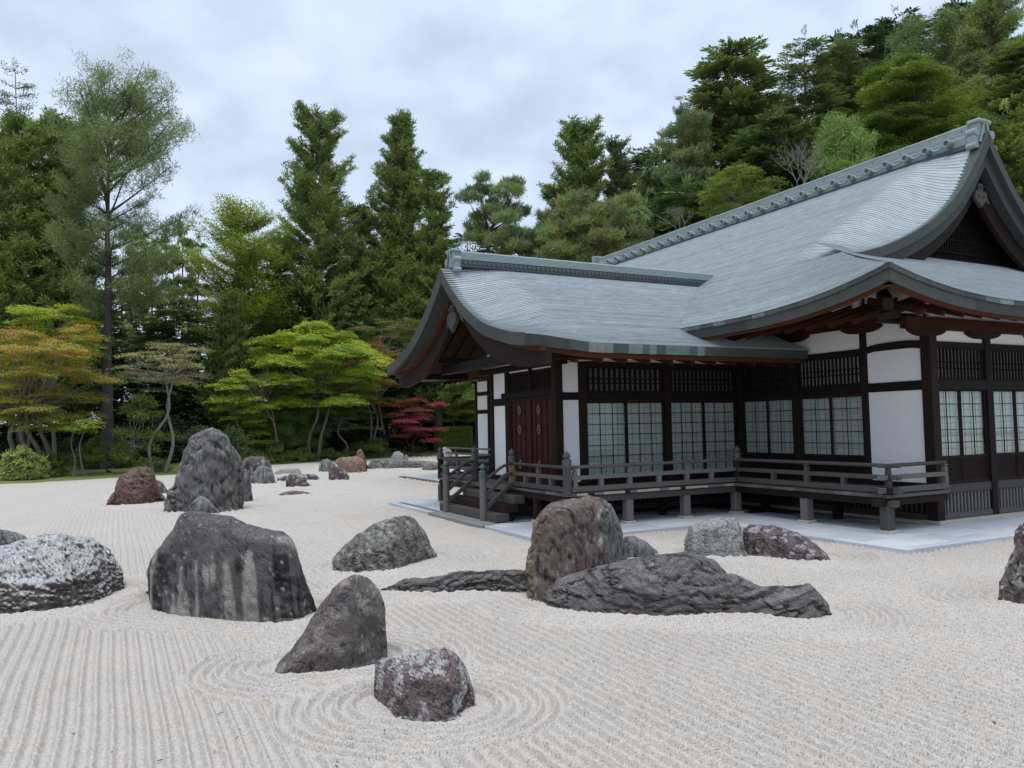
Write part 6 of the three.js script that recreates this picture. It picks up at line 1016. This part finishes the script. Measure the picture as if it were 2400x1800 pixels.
for (const [p, D, top, w, s, l] of [[2040, 92, 40, 90, 11, 'fir filling the gap right of the pointed fir'], [2140, 96, 0, 90, 12, 'fir rising behind the soft twin headed pine'], [2310, 92, -30, 90, 13, 'fir deep between the two pines at the top right'], [1560, 90, 330, 80, 14, 'dark fir behind the blunt cedar at the foot of the hill'], [1690, 84, 250, 110, 1, 'dark fir showing in the gap left of the domed fir'], [1810, 86, 230, 100, 2, 'dark fir showing between the domed fir and the thin topped fir'], [2110, 88, 170, 120, 3, 'dark fir deep behind the bright green maple'], [2230, 86, 120, 120, 4, 'dark fir behind the two hilltop pines'], [2330, 84, 160, 110, 5, 'dark fir behind the tall corner pine'], [1950, 62, 330, 110, 6, 'dark fir under the pointed fir, behind the soft grey pine'], [1720, 56, 420, 100, 7, 'dark fir behind the low light green maple'], [1420, 82, 520, 90, 8, 'dark fir far behind the broad olive pine'], [1250, 80, 560, 90, 9, 'dark fir far behind the lower layered pine'], [1100, 76, 540, 80, 10, 'dark fir far behind the round headed pine']]) conifer({ ...FIR, p, D, top, w, cb: 0.02, step: 0.8, gapL: 0.7, size: 1.7, color: C.dark2, limbs: false, seed: 170 + s, label: l });
// dark wood behind the garden
for (const [p, D, top, w, s, l] of [[20, 62, 640, 90, 1, 'dark fir low behind the left edge umbrella pine'], [200, 60, 700, 80, 2, 'dark fir low behind the tall pine trunk, left side'], [330, 56, 800, 80, 3, 'dark layered fir right of the tall pine trunk'], [440, 58, 720, 80, 4, 'dark layered fir behind the grey leaved bare limbed tree'], [620, 64, 640, 80, 5, 'dark layered fir right of the cypress cone'], [700, 66, 700, 90, 6, 'dark layered fir behind the lime maple'], [800, 66, 660, 80, 7, 'dark layered fir right behind the lime maple'], [905, 72, 640, 90, 8, 'dark fir under the pointed umbrella pine'], [1000, 74, 600, 90, 9, 'dark fir left of the wing gable'], [1080, 74, 640, 90, 10, 'dark fir behind the wing gable']]) conifer({ ...FIR, p, D, top, w, cb: 0.02, step: 0.7, gapL: 0.6, size: 1.4, color: C.dark, limbs: false, seed: 190 + s, label: l });
// garden trees in front of the wood
spreading({ name: 'orange_maple', p: 70, D: 41, top: 765, bot: 1000, w: 150, shift: 20, pads: 56, pr: 0.26, pth: 0.38, shape: 'flat', leaf: 'maplefine', dense: 34, size: 0.95, color: [0.26, 0.27, 0.045], color2: C.orange, mix: -0.12, trunks: 5, tr: 0.15, twigs: 6, seed: 201, label: 'broad orange maple with several pale trunks at the left' });
spreading({ name: 'lime_maple', p: 130, D: 45, top: 712, bot: 850, w: 108, pads: 24, pr: 0.3, pth: 0.3, shape: 'flat', leaf: 'maple', dense: 26, size: 0.95, color: C.spring, color2: C.lime, tr: 0.12, seed: 202, label: 'yellow green maple rising behind the broad orange maple' });
spreading({ name: 'olive_tree', p: 372, D: 42, top: 800, bot: 905, w: 105, shift: 5, pads: 22, pr: 0.3, pth: 0.22, shape: 'flat', leaf: 'maplefine', dense: 15, size: 0.85, color: [0.24, 0.22, 0.10], trunks: 2, tr: 0.1, twigs: 16, seed: 203, label: 'thinly leaved buff tree with twisting pale limbs right of the tall pine trunk' });
spreading({ name: 'lime_maple', p: 735, D: 55.5, top: 758, bot: 955, w: 170, shift: 5, pads: 60, pr: 0.25, pth: 0.42, shape: 'round', leaf: 'maple', dense: 36, size: 0.95, color: [0.22, 0.32, 0.035], color2: C.lime, mix: 0.15, trunks: 2, tr: 0.13, twigs: 10, seed: 204, label: 'wide bright lime maple in the middle of the garden edge' });
bare({ name: 'bare_tree', p: 640, D: 53, top: 880, bot: 990, tr: 0.09, n: 5, stems: 4, fan: 2.6, seed: 205, label: 'bare grey twiggy branches below the wide lime maple' });
spreading({ name: 'soft_pine', p: 665, D: 56.5, top: 955, bot: 1050, w: 110, pads: 24, pr: 0.36, pth: 0.35, shape: 'flat', leaf: 'pinefine', needle: true, up: true, dense: 34, size: 0.95, color: [0.055, 0.11, 0.022], tr: 0.14, bark: MAT.barkDark, seed: 206, label: 'soft green low pine under the wide lime maple' });
spreading({ name: 'orange_maple', p: 875, D: 60.5, top: 800, bot: 975, w: 82, pads: 22, pr: 0.32, pth: 0.35, shape: 'round', leaf: 'maplefine', dense: 26, size: 1.0, color: [0.15, 0.15, 0.03], color2: [0.27, 0.15, 0.045], mix: -0.05, tr: 0.1, trunks: 2, seed: 207, label: 'small orange green maple right of the wide lime maple' });
spreading({ name: 'green_maple', p: 805, D: 58, top: 935, bot: 1000, w: 72, pads: 14, pr: 0.34, pth: 0.3, shape: 'flat', leaf: 'maple', dense: 24, size: 0.85, color: [0.13, 0.20, 0.035], tr: 0.1, twigs: 6, seed: 208, label: 'little green maple with a pale forked trunk on the moss' });
spreading({ name: 'olive_maple', p: 905, D: 64, top: 740, bot: 860, w: 108, pads: 22, pr: 0.3, pth: 0.28, shape: 'flat', leaf: 'maplefine', dense: 18, size: 1.0, color: C.olive, color2: [0.2, 0.16, 0.05], mix: -0.2, tr: 0.12, twigs: 16, seed: 209, label: 'olive maple with grey bare twigs above the orange green maple' });
spreading({ name: 'red_maple', p: 968, D: 61, top: 932, bot: 1032, w: 82, pads: 16, pr: 0.34, pth: 0.2, shape: 'flat', leaf: 'maplefine', dense: 34, size: 0.9, color: C.red, color2: [0.32, 0.04, 0.065], mix: -0.1, tr: 0.06, trunks: 2, vary: 0.5, bark: MAT.bark, seed: 210, label: 'dark red maple left of the clipped hedge' });
spreading({ name: 'lime_maple', p: 1075, D: 68, top: 895, bot: 985, w: 92, pads: 20, pr: 0.34, pth: 0.35, shape: 'flat', leaf: 'maple', dense: 26, size: 1.0, color: C.lime2, color2: [0.22, 0.29, 0.03], tr: 0.1, seed: 211, label: 'bright lime maple above the clipped hedge, under the gable' });
spreading({ name: 'green_maple', p: 960, D: 68, top: 880, bot: 985, w: 80, pads: 16, pr: 0.34, pth: 0.35, shape: 'flat', leaf: 'maple', dense: 22, size: 1.0, color: C.green, tr: 0.1, seed: 212, label: 'mid green maple behind the dark red maple' });
spreading({ name: 'young_maple', p: 185, D: 40.5, top: 985, bot: 1010, w: 42, pads: 6, pr: 0.5, pth: 0.25, shape: 'flat', leaf: 'maple', dense: 28, size: 0.75, color: C.lime2, trunks: 2, tr: 0.05, seed: 213, label: 'sapling with bright leaves right of the orange maple trunks' });
spreading({ name: 'leafy_tree', p: 330, D: 42, top: 925, bot: 1075, w: 62, pads: 18, pr: 0.34, pth: 0.5, shape: 'round', leaf: 'broad', dense: 26, size: 0.8, color: [0.095, 0.145, 0.025], tr: 0.06, trunks: 2, seed: 214, label: 'leafy green bush tree in front of the tall pine trunk' });
spreading({ name: 'young_maple', p: 595, D: 52, top: 985, bot: 1065, w: 55, pads: 12, pr: 0.36, pth: 0.28, shape: 'cone', leaf: 'maple', dense: 26, size: 0.75, color: C.lime2, tr: 0.04, seed: 215, label: 'slim young maple in tiers behind the tallest rock' });
spreading({ name: 'young_maple', p: 560, D: 51, top: 868, bot: 985, w: 70, pads: 18, pr: 0.34, pth: 0.28, shape: 'round', leaf: 'maple', dense: 26, size: 0.9, color: C.lime2, color2: C.lime, mix: -0.2, tr: 0.06, seed: 217, label: 'yellow green young maple between the cypress cone and the wide lime maple' });
spreading({ name: 'leafy_tree', p: 500, D: 46, top: 1000, bot: 1080, w: 60, pads: 14, pr: 0.36, pth: 0.4, shape: 'flat', leaf: 'broad', dense: 24, size: 0.85, color: [0.05, 0.085, 0.02], tr: 0.05, seed: 216, label: 'dark leafy bush tree behind the peak of the tallest rock' });
// clipped small pines and shrubs along the edge
for (const [p, D, top, w, s, l] of [[125, 40.8, 1062, 46, 1, 'clipped cloud pine right of the big rhododendron'], [262, 43.5, 1040, 48, 2, 'clipped cloud pine in tiers below the leafy bush tree'], [625, 52.3, 1035, 40, 3, 'clipped cloud pine behind the streaked and dome rocks'], [708, 55, 1034, 34, 4, 'small clipped cloud pine right of the one behind the dome rock'], [790, 57.3, 1052, 50, 5, 'low clipped cloud pine below the little forked maple'], [872, 60, 1030, 52, 6, 'clipped cloud pine right of the thin pointed rock'], [475, 47, 1065, 34, 7, 'clipped cloud pine just left of the tallest rock'], [565, 49.8, 1050, 30, 8, 'clipped cloud pine right beside the tallest rock']]) spreading({ name: 'cloud_pine', cat: 'tree', p, D, top, bot: top + 42, w, pads: 7, pr: 0.46, pth: 0.4, shape: 'flat', leaf: 'pine', needle: true, up: true, dense: 70, size: 0.5, color: [0.085, 0.115, 0.03], color2: [0.06, 0.09, 0.025], tr: 0.08, bark: MAT.barkDark, seed: 220 + s, label: l, group: 'clipped cloud pines along the garden edge' });
shrub({ name: 'rhododendron', p: 48, D: 38.2, top: 1042, w: 66, leaf: 'rhodo', dense: 95, size: 1.25, color: [0.145, 0.165, 0.055], vary: 0.5, seed: 231, label: 'large round rhododendron with long pale green leaves at the left edge' });
for (const [p, D, top, w, s, c, l] of [[376, 43.6, 1083, 30, 1, [0.10, 0.115, 0.05], 'small clipped azalea mound left of the tallest rock'], [600, 51.6, 1062, 44, 2, [0.085, 0.12, 0.03], 'clipped azalea mound right of the streaked dark rock'], [690, 54.4, 1058, 50, 3, [0.095, 0.125, 0.03], 'clipped azalea mound above the long pale rock'], [755, 56.4, 1060, 42, 4, [0.075, 0.105, 0.028], 'clipped azalea mound left of the dark dome beside the brown boulder'], [910, 62, 1060, 46, 5, [0.08, 0.11, 0.03], 'clipped azalea mound behind the long flat rock'], [960, 65.5, 1052, 40, 6, [0.03, 0.045, 0.018], 'dark low shrub below the red maple'], [250, 48, 1010, 70, 7, [0.05, 0.07, 0.02], 'dark shrub at the foot of the tall pine'], [160, 50, 1020, 70, 8, [0.03, 0.045, 0.016], 'dark shrub between the orange maple trunks']]) shrub({ p, D, top, w, leaf: 'shrub', dense: 60, size: 0.9, color: c, seed: 240 + s, label: l });
{ // a clipped hedge: leafy faces over a dark core
  const [x, z] = spot(bear(1060), 66.5), y0 = landY(x, z) - 0.05, hx = 1.4, hz = 0.7, H = riseAt(1060, 1003, 66.5) - y0, h = thing('hedge', 'clipped box shaped green hedge left of the far veranda', 'hedge', x, y0, z), cl = [], r = rng(77);
  part('hedge_core', box(x - hx + 0.1, x + hx - 0.1, y0, y0 + H - 0.1, z - hz + 0.1, z + hz - 0.1), new THREE.MeshStandardMaterial({ color: new THREE.Color().setRGB(0.02, 0.03, 0.01), roughness: 1 }), h);
  for (let i = 0; i < 2400; i++) { const k = r(), a = r() * 2 - 1, b = r(); const v = k < 0.4 ? V(x + a * hx, y0 + b * H, z + hz) : k < 0.6 ? V(x + a * hx, y0 + H, z + (b * 2 - 1) * hz) : k < 0.8 ? V(x - hx, y0 + b * H, z + a * hz) : V(x + hx, y0 + b * H, z + a * hz); cl.push({ v, yaw: r() * 6.28, pitch: r() - 0.5, roll: r() - 0.5, s: 0.5 + 0.25 * r(), tone: k >= 0.4 && k < 0.6 ? 0.25 : 0 }); }
  crown('foliage', h, cl, 'small', [0.085, 0.13, 0.02], 0.4, MAT.needle); }
{ // shaded undergrowth of the wood: one mass of leaves no one could count
  const cl = [], r = rng(99); const org = V(8, 0, -60);
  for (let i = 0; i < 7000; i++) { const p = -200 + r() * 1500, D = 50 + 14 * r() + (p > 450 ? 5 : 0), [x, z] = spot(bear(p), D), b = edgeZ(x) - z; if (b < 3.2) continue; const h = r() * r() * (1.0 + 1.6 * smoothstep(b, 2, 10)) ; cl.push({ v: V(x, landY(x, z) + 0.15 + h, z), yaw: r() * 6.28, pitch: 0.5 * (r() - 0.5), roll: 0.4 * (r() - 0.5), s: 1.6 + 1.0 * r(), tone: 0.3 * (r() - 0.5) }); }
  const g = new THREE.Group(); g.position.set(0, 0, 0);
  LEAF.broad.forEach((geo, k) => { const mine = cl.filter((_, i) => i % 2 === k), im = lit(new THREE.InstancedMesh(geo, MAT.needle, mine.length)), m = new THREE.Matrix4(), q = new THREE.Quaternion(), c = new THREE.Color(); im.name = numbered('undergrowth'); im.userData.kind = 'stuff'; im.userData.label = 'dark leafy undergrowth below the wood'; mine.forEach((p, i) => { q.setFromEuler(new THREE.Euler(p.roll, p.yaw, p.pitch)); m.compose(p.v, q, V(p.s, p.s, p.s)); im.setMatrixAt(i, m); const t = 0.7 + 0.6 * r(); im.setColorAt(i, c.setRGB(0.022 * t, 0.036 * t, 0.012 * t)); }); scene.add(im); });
}
{ // buildings glimpsed through the stems: a long white walled house and a low green roofed hut
  const [x, z] = spot(bear(470), 74), y = landY(x, z), b = thing('long_house', 'low white walled house glimpsed through the stems behind the garden', 'house', x, y, z);
  part('wall', box(x - 5, x + 5, y, y + 5.2, z - 3, z + 3), M.plaster, b); for (const k of [-3.2, -0.8, 1.6, 4]) part('post', box(x + k, x + k + 0.25, y, y + 5.25, z + 2.9, z + 3.1), M.dark, b); part('beam', box(x - 5.1, x + 5.1, y + 3.1, y + 3.4, z + 2.95, z + 3.15), M.dark, b);
  const rg = new THREE.ConeGeometry(7.6, 2.4, 4, 1).rotateY(Math.PI / 4).scale(1.15, 1, 0.75).toNonIndexed(); rg.computeVertexNormals(); part('roof', grainUV(rg, 0).translate(x, y + 6.3, z), M.grey2, b);
  const [x2, z2] = spot(bear(1075), 73), y2 = landY(x2, z2), hh = thing('garden_hut', 'low hut with a green copper roof behind the clipped hedge', 'hut', x2, y2, z2), e = riseAt(1060, 990, 73);
  part('wall', box(x2 - 3, x2 + 4, y2, e - 0.1, z2 - 2, z2), M.dark, hh); const rf = chamfer(8.5, 0.12, 2.6, 0.02); rf.rotateX(0.36); rf.translate(x2 + 0.5, e + 0.38, z2 - 0.9); part('roof', rf, verdigrisDark, hh);
}
renderer.render(scene, camera);
